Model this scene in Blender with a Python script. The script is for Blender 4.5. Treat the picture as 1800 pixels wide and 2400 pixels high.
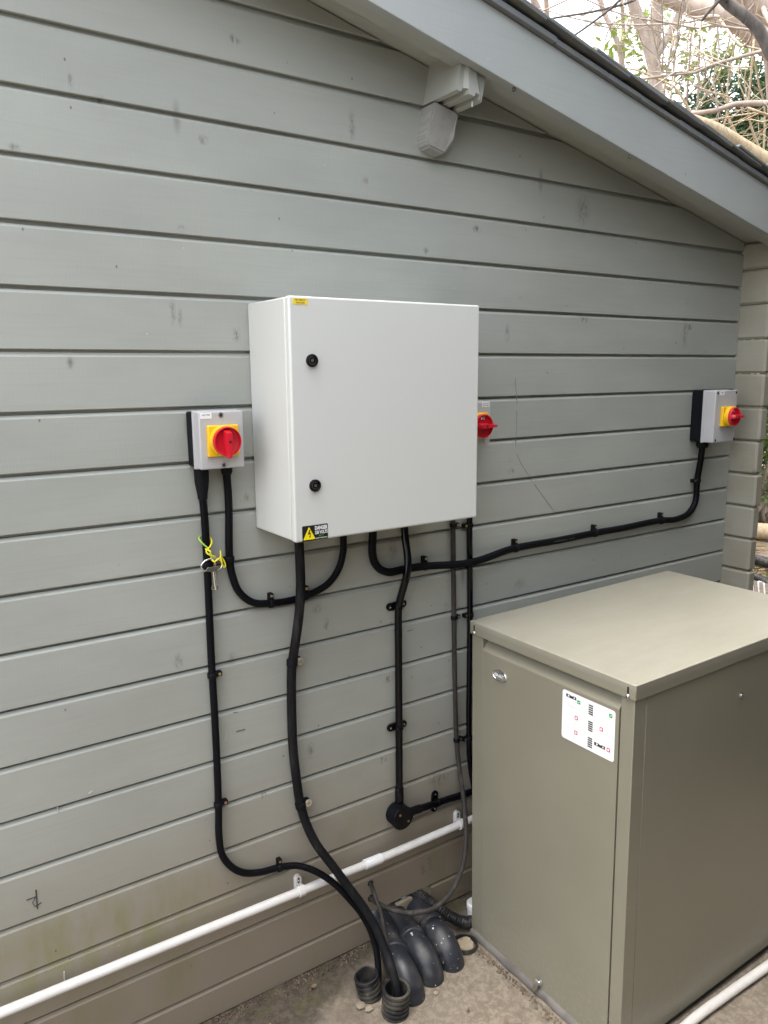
import bpy, bmesh, math, random
from mathutils import Vector, Matrix, noise
import numpy as np

for o in list(bpy.data.objects):
    bpy.data.objects.remove(o)
scene = bpy.context.scene
COL = scene.collection
rnd = random.Random(7)

# ------------------------------------------------------------------ camera
cd = bpy.data.cameras.new('camera')
cam = bpy.data.objects.new('camera', cd)
COL.objects.link(cam)
cd.sensor_fit = 'VERTICAL'
cd.sensor_height = 36.0
cd.lens = 36.0 * 1814.5 / 2400.0
cd.clip_start = 0.05
cd.clip_end = 300
_r = Vector((0.82912495, -0.5589944, -0.00877975))
_u = Vector((0.10622273, 0.14209702, 0.98413676))
_f = Vector((0.54887936, 0.81690495, -0.17719409))
M = Matrix.Identity(4)
for i in range(3):
    M[i][0] = _r[i]; M[i][1] = _u[i]; M[i][2] = -_f[i]
M.translation = Vector((0, -1.58736, 1.53140))
cam.matrix_world = M
scene.camera = cam

# ------------------------------------------------------------------ light
SUN_EL, SUN_AZ = math.radians(76), math.radians(290)   # azimuth clockwise from +Y
world = bpy.data.worlds.new('World')
scene.world = world
world.use_nodes = True
wn = world.node_tree.nodes; wl = world.node_tree.links
bg = wn['Background']
sky = wn.new('ShaderNodeTexSky')
sky.sky_type = 'NISHITA'
sky.sun_disc = False
sky.sun_elevation = SUN_EL
sky.sun_rotation = SUN_AZ
sky.air_density = 1.0
sky.dust_density = 3.0
sky.ozone_density = 1.0
hs = wn.new('ShaderNodeHueSaturation')
hs.inputs['Saturation'].default_value = 0.26
wl.new(sky.outputs[0], hs.inputs['Color'])
wl.new(hs.outputs[0], bg.inputs['Color'])
bg.inputs['Strength'].default_value = 0.15
sd = bpy.data.lights.new('sun', 'SUN')
sd.energy = 0.52
sd.angle = math.radians(35)
sd.color = (1.0, 0.90, 0.77)
sun = bpy.data.objects.new('sun', sd)
COL.objects.link(sun)
sdir = Vector((math.sin(SUN_AZ) * math.cos(SUN_EL), math.cos(SUN_AZ) * math.cos(SUN_EL), math.sin(SUN_EL)))
sun.rotation_euler = sdir.to_track_quat('Z', 'Y').to_euler()
sun.location = sdir * 20
vs = scene.view_settings
vs.view_transform = 'Standard'
vs.look = 'None'
vs.gamma = 1
vs.use_curve_mapping = False
vs.exposure = 2.48
scene.render.engine = 'CYCLES'
scene.cycles.max_bounces = 6
scene.cycles.diffuse_bounces = 3
scene.cycles.glossy_bounces = 3
scene.cycles.transmission_bounces = 3
scene.cycles.adaptive_threshold = 0.015

# ------------------------------------------------------------------ helpers
def link(o, parent=None):
    COL.objects.link(o)
    if parent is not None:
        o.parent = parent
    return o

def tag(o, label=None, cat=None, group=None, kind=None):
    if label: o['label'] = label
    if cat: o['category'] = cat
    if group: o['group'] = group
    if kind: o['kind'] = kind
    return o

def empty(name, loc=(0, 0, 0), rot=(0, 0, 0)):
    o = bpy.data.objects.new(name, None)
    o.empty_display_size = 0.05
    o.location = loc
    o.rotation_euler = rot
    return link(o)

def obj(name, me, mat, parent=None, loc=None, rot=None):
    o = bpy.data.objects.new(name, me)
    if mat is not None and not me.materials:
        me.materials.append(mat)
    link(o, parent)
    if loc is not None: o.location = loc
    if rot is not None: o.rotation_euler = rot
    return o

def pyd(verts, faces, smooth=False, name='mesh'):
    me = bpy.data.meshes.new(name)
    me.from_pydata([tuple(v) for v in verts], [], faces)
    me.update()
    if smooth:
        me.polygons.foreach_set('use_smooth', [True] * len(me.polygons))
    return me

def bm_mesh(bm, smooth=False, name='mesh'):
    bmesh.ops.recalc_face_normals(bm, faces=bm.faces[:])
    me = bpy.data.meshes.new(name)
    bm.to_mesh(me)
    bm.free()
    if smooth:
        me.polygons.foreach_set('use_smooth', [True] * len(me.polygons))
        try:
            me.set_sharp_from_angle(angle=math.radians(40))
        except Exception:
            pass
    return me

def flats(me):
    """keep the large level faces of a bevelled block truly flat"""
    for p in me.polygons:
        n = p.normal
        if max(abs(n.x), abs(n.y), abs(n.z)) > .9999: p.use_smooth = False
    return me

def add_box(bm, x0, x1, y0, y1, z0, z1, bev=0, seg=2):
    r = bmesh.ops.create_cube(bm, size=1)
    vs_ = r['verts']
    for v in vs_:
        v.co = Vector(((x0 + x1) / 2 + v.co.x * (x1 - x0), (y0 + y1) / 2 + v.co.y * (y1 - y0), (z0 + z1) / 2 + v.co.z * (z1 - z0)))
    if bev > 0:
        es = list({e for v in vs_ for e in v.link_edges})
        bmesh.ops.bevel(bm, geom=es, offset=bev, segments=seg, profile=0.5, affect='EDGES')

def box(x0, x1, y0, y1, z0, z1, bev=0, seg=2):
    bm = bmesh.new()
    add_box(bm, x0, x1, y0, y1, z0, z1, bev, seg)
    return flats(bm_mesh(bm, bev > 0 and seg > 1))

def add_lathe(bm, prof, n=32, axis='Y', c=(0, 0, 0), cap0=True, cap1=True):
    """profile of (radius, height); turned about an axis; height runs along it"""
    rings = []
    for r, h in prof:
        ring = []
        for k in range(n):
            a = 2 * math.pi * k / n
            ca, sa = r * math.cos(a), r * math.sin(a)
            if axis == 'Y': p = (c[0] + ca, c[1] + h, c[2] + sa)
            elif axis == 'Z': p = (c[0] + ca, c[1] + sa, c[2] + h)
            else: p = (c[0] + h, c[1] + ca, c[2] + sa)
            ring.append(bm.verts.new(p))
        rings.append(ring)
    for a, b in zip(rings, rings[1:]):
        for k in range(n):
            bm.faces.new((a[k], a[(k + 1) % n], b[(k + 1) % n], b[k]))
    if cap0: bm.faces.new(rings[0])
    if cap1: bm.faces.new(rings[-1])

def lathe(prof, n=32, axis='Y', c=(0, 0, 0), cap0=True, cap1=True):
    bm = bmesh.new()
    add_lathe(bm, prof, n, axis, c, cap0, cap1)
    return bm_mesh(bm, True)

def add_prism(bm, poly, d0, d1, plane='XZ'):
    """2-D outline (a, b) pushed from d0 to d1 along the third axis"""
    def P(a, b, d):
        return (a, d, b) if plane == 'XZ' else ((d, a, b) if plane == 'YZ' else (a, b, d))
    A = [bm.verts.new(P(a, b, d0)) for a, b in poly]
    B = [bm.verts.new(P(a, b, d1)) for a, b in poly]
    n = len(poly)
    for k in range(n):
        bm.faces.new((A[k], A[(k + 1) % n], B[(k + 1) % n], B[k]))
    bm.faces.new(A); bm.faces.new(B[::-1])

def prism(poly, d0, d1, plane='XZ', bev=0):
    bm = bmesh.new()
    add_prism(bm, poly, d0, d1, plane)
    if bev:
        bmesh.ops.bevel(bm, geom=bm.edges[:], offset=bev, segments=2, profile=0.5, affect='EDGES')
    return flats(bm_mesh(bm, bev > 0))

def rrect(w, h, r, n=5):
    pts = []
    for cx, cy, a0 in ((w / 2 - r, h / 2 - r, 0), (-w / 2 + r, h / 2 - r, 90), (-w / 2 + r, -h / 2 + r, 180), (w / 2 - r, -h / 2 + r, 270)):
        for k in range(n + 1):
            a = math.radians(a0 + 90 * k / n)
            pts.append((cx + r * math.cos(a), cy + r * math.sin(a)))
    return pts

def spline(pts, step=0.01):
    P = [Vector(p) for p in pts]
    out = []
    n = len(P)
    for i in range(n - 1):
        p0 = P[i - 1] if i > 0 else P[i] * 2 - P[i + 1]
        p1, p2 = P[i], P[i + 1]
        p3 = P[i + 2] if i + 2 < n else P[i + 1] * 2 - P[i]
        d = (p2 - p1).length
        m = max(1, int(math.ceil(d / step)))
        t0, t1 = 0.0, max((p1 - p0).length, 1e-5) ** .5
        t2 = t1 + max(d, 1e-5) ** .5
        t3 = t2 + max((p3 - p2).length, 1e-5) ** .5
        for k in range(m):
            t = t1 + (t2 - t1) * k / m
            A1 = p0 * ((t1 - t) / (t1 - t0)) + p1 * ((t - t0) / (t1 - t0))
            A2 = p1 * ((t2 - t) / (t2 - t1)) + p2 * ((t - t1) / (t2 - t1))
            A3 = p2 * ((t3 - t) / (t3 - t2)) + p3 * ((t - t2) / (t3 - t2))
            B1 = A1 * ((t2 - t) / (t2 - t0)) + A2 * ((t - t0) / (t2 - t0))
            B2 = A2 * ((t3 - t) / (t3 - t1)) + A3 * ((t - t1) / (t3 - t1))
            out.append(B1 * ((t2 - t) / (t2 - t1)) + B2 * ((t - t1) / (t2 - t1)))
    out.append(P[-1])
    return out

def sweep_data(path, rad, n=14, caps=True):
    """tube along a list of points; rad is a number or a function of (arc length, total)"""
    P = [Vector(p) for p in path]
    L = [0.0]
    for a, b in zip(P, P[1:]): L.append(L[-1] + (b - a).length)
    T = []
    for i in range(len(P)):
        t = (P[min(i + 1, len(P) - 1)] - P[max(i - 1, 0)])
        T.append(t.normalized() if t.length > 1e-9 else Vector((0, 0, 1)))
    ref = Vector((0, 1, 0)) if abs(T[0].y) < .9 else Vector((1, 0, 0))
    N = (ref - T[0] * ref.dot(T[0])).normalized()
    V, F = [], []
    for i, p in enumerate(P):
        N = N - T[i] * N.dot(T[i])
        N = N.normalized() if N.length > 1e-6 else T[i].orthogonal().normalized()
        B = T[i].cross(N)
        r = rad(L[i], L[-1]) if callable(rad) else rad
        for k in range(n):
            a = 2 * math.pi * k / n
            V.append(p + N * (r * math.cos(a)) + B * (r * math.sin(a)))
    for i in range(len(P) - 1):
        for k in range(n):
            F.append((i * n + k, i * n + (k + 1) % n, (i + 1) * n + (k + 1) % n, (i + 1) * n + k))
    if caps:
        F.append(tuple(range(n - 1, -1, -1)))
        F.append(tuple((len(P) - 1) * n + k for k in range(n)))
    return V, F

def sweep(path, rad, n=14, caps=True):
    V, F = sweep_data(path, rad, n, caps)
    me = pyd(V, F, True)
    try: me.set_sharp_from_angle(angle=math.radians(60))
    except Exception: pass
    return me

def text_mesh(s, size, bold=0.0, sx=1.0, align='CENTER'):
    c = bpy.data.curves.new('lettering', 'FONT')
    c.body = s
    c.size = size
    c.align_x = align
    c.align_y = 'CENTER'
    c.offset = bold
    c.resolution_u = 2
    c.fill_mode = 'FRONT'
    t = bpy.data.objects.new('lettering', c)
    COL.objects.link(t)
    dg = bpy.context.evaluated_depsgraph_get()
    me = bpy.data.meshes.new_from_object(t.evaluated_get(dg))
    bpy.data.objects.remove(t)
    bpy.data.curves.remove(c)
    for v in me.vertices:
        v.co.x *= sx
    me.materials.clear()
    return me

def text_fit(s, cap, width, bold=0.0):
    me = text_mesh(s, 1.0, bold)
    xs_ = [v.co.x for v in me.vertices]; ys_ = [v.co.y for v in me.vertices]
    fx = width / (max(xs_) - min(xs_)); fy = cap / (max(ys_) - min(ys_))
    mx, my = (max(xs_) + min(xs_)) / 2, (max(ys_) + min(ys_)) / 2
    for v in me.vertices: v.co.x = (v.co.x - mx) * fx; v.co.y = (v.co.y - my) * fy
    return me

FRONT = (math.pi / 2, 0, 0)                    # lettering upright on a face that looks to -y
LEFT = (math.pi / 2, 0, -math.pi / 2)          # lettering upright on a face that looks to -x

# ------------------------------------------------------------------ materials
def nodes(name):
    m = bpy.data.materials.new(name)
    m.use_nodes = True
    nt = m.node_tree
    return m, nt, nt.nodes['Principled BSDF']

class NT:
    """short-hand for building node trees"""
    def __init__(s, nt): s.t = nt
    def n(s, typ, **kw):
        nd = s.t.nodes.new(typ)
        for k, v in kw.items():
            if k in nd.inputs: nd.inputs[k].default_value = v
            else: setattr(nd, k, v)
        return nd
    def l(s, a, b): s.t.links.new(a, b)
    def pos(s, sx=1, sy=1, sz=1, object_space=False):
        if object_space: src = s.n('ShaderNodeTexCoord').outputs['Object']
        else: src = s.n('ShaderNodeNewGeometry').outputs['Position']
        mp = s.n('ShaderNodeMapping'); mp.inputs['Scale'].default_value = (sx, sy, sz)
        s.l(src, mp.inputs['Vector'])
        return mp.outputs[0]
    def noise(s, vec, scale, detail=3, rough=.55):
        nd = s.n('ShaderNodeTexNoise'); nd.inputs['Scale'].default_value = scale
        nd.inputs['Detail'].default_value = detail; nd.inputs['Roughness'].default_value = rough
        s.l(vec, nd.inputs['Vector']); return nd.outputs['Fac']
    def ramp(s, fac, a, b, va=0, vb=1):
        nd = s.n('ShaderNodeMapRange'); nd.interpolation_type = 'SMOOTHSTEP'
        for k, v in zip(('From Min', 'From Max', 'To Min', 'To Max'), (a, b, va, vb)): nd.inputs[k].default_value = v
        s.l(fac, nd.inputs['Value']); return nd.outputs['Result']
    def math(s, op, a, b=None):
        nd = s.n('ShaderNodeMath', operation=op)
        for i, v in enumerate((a, b)):
            if v is None: continue
            if isinstance(v, (int, float)): nd.inputs[i].default_value = v
            else: s.l(v, nd.inputs[i])
        return nd.outputs[0]
    def mix(s, fac, a, b):
        nd = s.n('ShaderNodeMix', data_type='RGBA')
        if isinstance(fac, (int, float)): nd.inputs[0].default_value = fac
        else: s.l(fac, nd.inputs[0])
        for i, v in ((6, a), (7, b)):
            if isinstance(v, tuple): nd.inputs[i].default_value = (*v, 1)
            else: s.l(v, nd.inputs[i])
        return nd.outputs[2]
    def bump(s, h, strength=.2, dist=.002):
        nd = s.n('ShaderNodeBump'); nd.inputs['Strength'].default_value = strength
        nd.inputs['Distance'].default_value = dist; s.l(h, nd.inputs['Height']); return nd.outputs[0]
    def spots(s, vec, scale, rad, keep, soft=.5):
        """scattered blots: a share of Voronoi cells carries one"""
        v = s.n('ShaderNodeTexVoronoi'); v.inputs['Scale'].default_value = scale
        v.inputs['Randomness'].default_value = 1
        s.l(vec, v.inputs['Vector'])
        sp = s.n('ShaderNodeSeparateColor'); s.l(v.outputs['Color'], sp.inputs[0])
        near = s.ramp(v.outputs['Distance'], rad * soft, rad, 1, 0)
        pick = s.math('GREATER_THAN', sp.outputs[0], 1 - keep)
        return s.math('MULTIPLY', near, pick)

def plain(name, col, rough=.5, metal=0, var=.08, bump=0, bscale=200, spec=.5, coat=0):
    m, nt, b = nodes(name); t = NT(nt)
    p = t.pos()
    f = t.noise(p, 14, 2)
    c = t.mix(t.ramp(f, .3, .7), tuple(x * (1 - var) for x in col), tuple(min(1, x * (1 + var)) for x in col))
    t.l(c, b.inputs['Base Color'])
    r = t.ramp(f, .3, .7, max(0, rough - .05), min(1, rough + .07))
    t.l(r, b.inputs['Roughness'])
    b.inputs['Metallic'].default_value = metal
    b.inputs['Specular IOR Level'].default_value = spec
    b.inputs['Coat Weight'].default_value = coat
    if bump:
        t.l(t.bump(t.noise(p, bscale, 3), bump, .001), b.inputs['Normal'])
    return m

def paint_wall(name, base, dirt_bounce_amount=1.0, warm=0.0, marks=None):
    m, nt, b = nodes(name); t = NT(nt)
    P = t.pos()
    sep = t.n('ShaderNodeSeparateXYZ'); t.l(P, sep.inputs[0])
    big = t.noise(t.pos(1.2, 1.2, 3.5), 1.6, 4)
    col = t.mix(t.ramp(big, .3, .7), tuple(x * .93 for x in base), tuple(x * 1.07 for x in base))
    # each board a touch different
    oi = t.n('ShaderNodeObjectInfo')
    col = t.mix(t.math('MULTIPLY', oi.outputs['Random'], .22), col, tuple(x * .82 for x in base))
    # saw marks and brush marks
    saw = t.noise(t.pos(420, 420, 40), 1, 1)
    brush = t.noise(t.pos(5, 5, 160), 1, 1)
    col = t.mix(t.ramp(brush, .45, .8, 0, .12), col, tuple(x * .7 for x in base))
    # green algae low down; brown splash dirt stretched up to paint in warm bounce light
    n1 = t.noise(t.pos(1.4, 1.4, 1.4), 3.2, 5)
    dx = t.math('DIVIDE', t.math('SUBTRACT', sep.outputs[0], .30), .34)
    dz = t.math('DIVIDE', t.math('SUBTRACT', sep.outputs[2], .325), .10)
    dd = t.math('ADD', t.math('MULTIPLY', dx, dx), t.math('MULTIPLY', dz, dz))
    al = t.math('MULTIPLY', t.ramp(dd, .0, 1.5, 1, 0), t.ramp(t.noise(t.pos(9, 9, 3), 2.2, 4), .36, .66))
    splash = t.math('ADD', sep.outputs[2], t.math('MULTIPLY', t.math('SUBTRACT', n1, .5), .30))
    dirt_bounce = t.ramp(splash, .08, .78, .92 * dirt_bounce_amount, 0)  # real dirt at the foot; higher up a painted warm glow off the floor
    col = t.mix(dirt_bounce, col, (.235, .188, .135))
    col = t.mix(t.math('MULTIPLY', al, .62), col, (.20, .195, .075))
    low_al = t.math('MULTIPLY', t.ramp(splash, .18, .5, .4, 0), t.ramp(t.noise(t.pos(4, 4, 2), 1.7, 3), .5, .75))
    col = t.mix(low_al, col, (.17, .16, .07))
    # knots bleeding through the paint, small chips and pale flecks
    kn = t.spots(t.pos(1.0, 1.0, 1.35), 6.5, .12, .55, .1)
    kbreak = t.ramp(t.noise(t.pos(110, 110, 45), 1, 2), .40, .62)
    col = t.mix(t.math('MULTIPLY', t.math('MULTIPLY', kn, kbreak), .85), col, (.075, .07, .062))
    kr = t.spots(t.pos(1.0, 1.0, 1.2), 3.1, .05, .5, .2)
    col = t.mix(t.math('MULTIPLY', t.math('MULTIPLY', kr, kbreak), .75), col, (.13, .085, .06))
    if marks:
        tot = None
        for (mx, mz, rx, rz) in marks:
            vm = t.n('ShaderNodeVectorMath', operation='SUBTRACT'); t.l(P, vm.inputs[0]); vm.inputs[1].default_value = (mx, 0, mz)
            v2 = t.n('ShaderNodeVectorMath', operation='MULTIPLY'); t.l(vm.outputs[0], v2.inputs[0]); v2.inputs[1].default_value = (1 / rx, 0, 1 / rz)
            v3 = t.n('ShaderNodeVectorMath', operation='LENGTH'); t.l(v2.outputs[0], v3.inputs[0])
            tot = v3.outputs['Value'] if tot is None else t.math('MINIMUM', tot, v3.outputs['Value'])
        fine = t.ramp(t.noise(t.pos(120, 120, 55), 1, 4, .7), .34, .66)
        mk = t.math('MULTIPLY', t.ramp(tot, .0, 1.35, .62, 0), fine)
        tint = t.mix(t.ramp(t.noise(P, 2.1, 0), .52, .58), (.060, .058, .056), (.115, .070, .050))
        col = t.mix(mk, col, tint)
    sm = t.spots(t.pos(6.0, 6.0, 1.6), 2.0, .14, .16, .1)
    col = t.mix(t.math('MULTIPLY', sm, .42), col, (.08, .08, .078))
    ch = t.spots(t.pos(1.3, 1.3, .8), 24, .075, .22, .5)
    col = t.mix(t.math('MULTIPLY', ch, .7), col, (.06, .055, .05))
    wf = t.spots(P, 24, .045, .10, .6)
    col = t.mix(t.math('MULTIPLY', wf, .8), col, (.6, .6, .57))
    wf2 = t.spots(t.pos(1.4, 1.4, .8), 55, .08, .07 * dirt_bounce_amount, .6)
    col = t.mix(t.math('MULTIPLY', wf2, t.ramp(sep.outputs[2], .2, .8, .8, .1)), col, (.55, .52, .46))
    if warm:
        wm = t.ramp(t.noise(t.pos(7, 7, 7), 1, 4), .35, .7, .15, .75)
        col = t.mix(t.math('MULTIPLY', wm, warm), col, (.24, .205, .15))
    t.l(col, b.inputs['Base Color'])
    t.l(t.ramp(big, .3, .7, .5, .64), b.inputs['Roughness'])
    b.inputs['Specular IOR Level'].default_value = .38
    h = t.math('ADD', t.math('MULTIPLY', saw, .5), t.math('MULTIPLY', brush, .6))
    t.l(t.bump(h, .35, .0012), b.inputs['Normal'])
    return m

def end_grain_mat():
    m, nt, b = nodes('grey_end_grain'); t = NT(nt)
    mp = t.n('ShaderNodeMapping'); mp.inputs['Location'].default_value = (-1.02, 0, -2.19)
    t.l(t.n('ShaderNodeNewGeometry').outputs['Position'], mp.inputs['Vector'])
    w = t.n('ShaderNodeTexWave'); w.wave_type = 'RINGS'; w.rings_direction = 'Y'
    w.inputs['Scale'].default_value = 62; w.inputs['Distortion'].default_value = 2.5; w.inputs['Detail'].default_value = 2
    w.inputs['Detail Scale'].default_value = .6
    t.l(mp.outputs[0], w.inputs['Vector'])
    n = t.noise(t.pos(), 30, 3)
    col = t.mix(t.ramp(w.outputs['Fac'], .2, .8), (.275, .275, .26), (.315, .315, .298))
    col = t.mix(t.ramp(n, .5, .75, 0, .4), col, (.20, .17, .15))
    t.l(col, b.inputs['Base Color']); b.inputs['Roughness'].default_value = .8
    t.l(t.bump(w.outputs['Fac'], .25, .0015), b.inputs['Normal'])
    return m

def concrete_mat():
    m, nt, b = nodes('concrete'); t = NT(nt)
    P = t.pos(); sep = t.n('ShaderNodeSeparateXYZ'); t.l(P, sep.inputs[0])
    a = t.noise(P, 5, 6, .6); c2 = t.noise(P, 55, 7, .8); c3 = t.noise(P, 130, 4, .7)
    col = t.mix(t.ramp(a, .3, .7), (.20, .168, .132), (.158, .132, .10))
    col = t.mix(t.ramp(c2, .44, .58, 0, .8), col, (.275, .232, .182))
    col = t.mix(t.ramp(c3, .56, .72, 0, .6), col, (.12, .10, .075))
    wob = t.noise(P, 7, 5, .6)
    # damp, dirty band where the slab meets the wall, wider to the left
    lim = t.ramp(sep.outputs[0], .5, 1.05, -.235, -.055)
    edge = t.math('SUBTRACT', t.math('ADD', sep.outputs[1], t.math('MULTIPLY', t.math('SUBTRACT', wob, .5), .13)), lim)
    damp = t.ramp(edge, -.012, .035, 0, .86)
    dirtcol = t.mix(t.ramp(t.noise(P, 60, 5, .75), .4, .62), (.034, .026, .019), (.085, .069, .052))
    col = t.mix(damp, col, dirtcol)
    moss = t.math('MULTIPLY', damp, t.ramp(t.noise(P, 16, 4), .48, .66, 0, .6))
    col = t.mix(moss, col, (.075, .075, .03))
    wf = t.spots(P, 30, .05, .08, .5)
    col = t.mix(wf, col, (.5, .47, .42))
    st = t.ramp(t.noise(t.pos(1, 1, 1), 3.3, 5, .7), .52, .66, 0, .45)
    col = t.mix(st, col, (.115, .095, .07))
    dk = t.spots(P, 26, .06, .10, .5)
    col = t.mix(t.math('MULTIPLY', dk, .85), col, (.05, .035, .025))
    t.l(col, b.inputs['Base Color'])
    t.l(t.ramp(c2, .3, .7, .72, .9), b.inputs['Roughness'])
    b.inputs['Specular IOR Level'].default_value = .3
    h = t.math('ADD', c2, t.math('MULTIPLY', c3, .5))
    t.l(t.bump(h, .55, .004), b.inputs['Normal'])
    return m

def streaked(name, dark, light, amt=.5, rough=.55, sc=60):
    """cable sheath with dusty rubbing along it"""
    m, nt, b = nodes(name); t = NT(nt)
    P = t.pos(sc, sc, sc * .12)
    n1 = t.noise(P, 1, 4, .6); n2 = t.noise(t.pos(), 9, 3); n3 = t.noise(t.pos(), 260, 3, .7)
    f = t.math('MULTIPLY', t.ramp(n1, .45, .8), t.ramp(n2, .3, .7))
    f = t.math('ADD', t.math('MULTIPLY', f, amt), t.math('MULTIPLY', t.ramp(n3, .62, .75), amt * .5))
    t.l(t.mix(f, dark, light), b.inputs['Base Color'])
    t.l(t.ramp(n2, .3, .7, rough - .1, rough + .12), b.inputs['Roughness'])
    b.inputs['Specular IOR Level'].default_value = .14
    return m

def specked(name, base, speck, rough=.4, scale=45, rad=.16, keep=.16, dust=(.2, .18, .15), dustamt=.25):
    m, nt, b = nodes(name); t = NT(nt)
    P = t.pos()
    n = t.noise(P, 22, 4); n2 = t.noise(P, 6, 4)
    col = t.mix(t.ramp(n, .45, .75, 0, dustamt), base, dust)
    s1 = t.spots(P, scale, rad, keep, .6)
    s2 = t.spots(t.pos(1, 1, 1), scale * 2.4, rad, keep, .6)
    s = t.math('MAXIMUM', t.math('MULTIPLY', s1, t.ramp(n2, .47, .56)), t.math('MULTIPLY', s2, t.ramp(n2, .42, .54)))
    col = t.mix(s, col, speck)
    t.l(col, b.inputs['Base Color'])
    t.l(t.ramp(n, .3, .7, rough - .08, rough + .15), b.inputs['Roughness'])
    t.l(t.bump(n, .12, .002), b.inputs['Normal'])
    return m

def boiler_mat():
    m, nt, b = nodes('olive_powder_coat'); t = NT(nt)
    P = t.pos(); sep = t.n('ShaderNodeSeparateXYZ'); t.l(P, sep.inputs[0])
    base = (.206, .194, .147)
    n = t.noise(P, 3.5, 4)
    col = t.mix(t.ramp(n, .3, .7), tuple(x * .96 for x in base), tuple(x * 1.04 for x in base))
    # dried rain film on the lid, splash dust low down
    film = t.ramp(t.noise(t.pos(9, 22, 6), 1, 6, .75), .35, .75, .12, .20)
    up = t.ramp(sep.outputs[2], .885, .9, 0, 1)
    col = t.mix(t.math('MULTIPLY', film, up), col, (.52, .515, .475))
    dust = t.math('MULTIPLY', t.ramp(sep.outputs[2], .0, .30, .34, 0), t.ramp(t.noise(P, 90, 5, .8), .45, .7))
    col = t.mix(dust, col, (.36, .33, .27))
    sp = t.spots(t.pos(1, 1, .6), 42, .07, .16, .5)
    col = t.mix(t.math('MULTIPLY', sp, t.ramp(sep.outputs[2], .0, .7, .8, .05)), col, (.55, .52, .45))
    t.l(col, b.inputs['Base Color'])
    rr = t.math('ADD', t.ramp(n, .3, .7, .30, .36), t.math('MULTIPLY', dust, .4))
    t.l(rr, b.inputs['Roughness'])
    b.inputs['Specular IOR Level'].default_value = .5
    t.l(t.bump(t.noise(P, 900, 2), .06, .0006), b.inputs['Normal'])
    return m

def bark(name, a, c, sc=8):
    m, nt, b = nodes(name); t = NT(nt)
    n = t.noise(t.pos(sc * 2, sc * 2, sc * .5), 1.5, 5, .65); n2 = t.noise(t.pos(), sc * 4, 4)
    col = t.mix(t.ramp(n, .3, .7), a, c)
    t.l(t.mix(t.ramp(n2, .55, .75, 0, .4), col, tuple(x * .55 for x in a)), b.inputs['Base Color'])
    b.inputs['Roughness'].default_value = .85
    b.inputs['Specular IOR Level'].default_value = .2
    t.l(t.bump(n, .6, .01), b.inputs['Normal'])
    return m

def leaf_mat(name, a, c, rough=.4):
    m, nt, b = nodes(name); t = NT(nt)
    g = t.n('ShaderNodeNewGeometry')
    col = t.mix(t.ramp(g.outputs['Random Per Island'], 0, 1), a, c)
    t.l(col, b.inputs['Base Color'])
    b.inputs['Roughness'].default_value = rough
    b.inputs['Specular IOR Level'].default_value = .45
    tr = t.n('ShaderNodeBsdfTranslucent'); t.l(col, tr.inputs['Color'])
    ms = t.n('ShaderNodeMixShader'); ms.inputs[0].default_value = .3
    t.l(b.outputs[0], ms.inputs[1]); t.l(tr.outputs[0], ms.inputs[2])
    t.l(ms.outputs[0], nt.nodes['Material Output'].inputs['Surface'])
    return m

def ground_mat():
    m, nt, b = nodes('soil'); t = NT(nt)
    P = t.pos()
    a = t.noise(P, 1.1, 5); c = t.noise(P, 9, 6, .7)
    col = t.mix(t.ramp(c, .35, .65), (.13, .09, .062), (.24, .185, .14))
    col = t.mix(t.ramp(a, .5, .65, 0, .5), col, (.12, .11, .035))
    t.l(col, b.inputs['Base Color']); b.inputs['Roughness'].default_value = .95
    t.l(t.bump(c, .8, .03), b.inputs['Normal'])
    return m

M = {}
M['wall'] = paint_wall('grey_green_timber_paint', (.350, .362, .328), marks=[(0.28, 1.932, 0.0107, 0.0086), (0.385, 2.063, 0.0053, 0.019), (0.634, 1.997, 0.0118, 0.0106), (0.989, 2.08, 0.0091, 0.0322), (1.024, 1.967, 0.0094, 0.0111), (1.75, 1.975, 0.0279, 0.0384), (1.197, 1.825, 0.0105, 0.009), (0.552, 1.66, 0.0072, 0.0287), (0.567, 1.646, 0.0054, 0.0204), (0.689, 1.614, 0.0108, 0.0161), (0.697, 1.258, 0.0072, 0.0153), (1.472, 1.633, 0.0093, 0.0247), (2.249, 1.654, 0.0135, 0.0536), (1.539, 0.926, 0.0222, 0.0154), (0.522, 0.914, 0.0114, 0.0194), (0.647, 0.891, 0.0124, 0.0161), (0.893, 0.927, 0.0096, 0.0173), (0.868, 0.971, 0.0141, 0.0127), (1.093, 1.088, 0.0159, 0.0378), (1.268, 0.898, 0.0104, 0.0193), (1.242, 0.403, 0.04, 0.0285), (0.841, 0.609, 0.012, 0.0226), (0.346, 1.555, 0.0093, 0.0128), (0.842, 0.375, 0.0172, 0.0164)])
M['corner'] = paint_wall('warm_lit_weathered_paint', (.32, .31, .26), .6, .7)  # browner with dirt; warmer base paints in the warm light on the logs
M['barge'] = paint_wall('barge_paint', (.35, .37, .36), 0)
M['concrete'] = concrete_mat()
M['endgrain'] = end_grain_mat()
M['soil'] = ground_mat()
def powder(name, col, rough):
    m, nt, b = nodes(name); t = NT(nt)
    b.inputs['Base Color'].default_value = (*col, 1); b.inputs['Roughness'].default_value = rough
    t.l(t.bump(t.noise(t.pos(), 420, 1), .05, .0006), b.inputs['Normal'])
    return m
M['encl'] = powder('pale_grey_powder_coat', (.592, .602, .575), .33)
M['grey_plastic'] = plain('light_grey_plastic', (.44, .44, .45), .42, 0, .02, .03, 600)
M['black_plastic'] = plain('black_plastic', (.0055, .006, .0085), .55, 0, .2, spec=.14)
M['cable'] = plain('black_cable_sheath', (.0035, .0038, .0055), .5, 0, .25, spec=.12)
M['dusty'] = streaked('dusty_black_sheath', (.007, .007, .0085), (.075, .07, .065), .5, .62)
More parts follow.
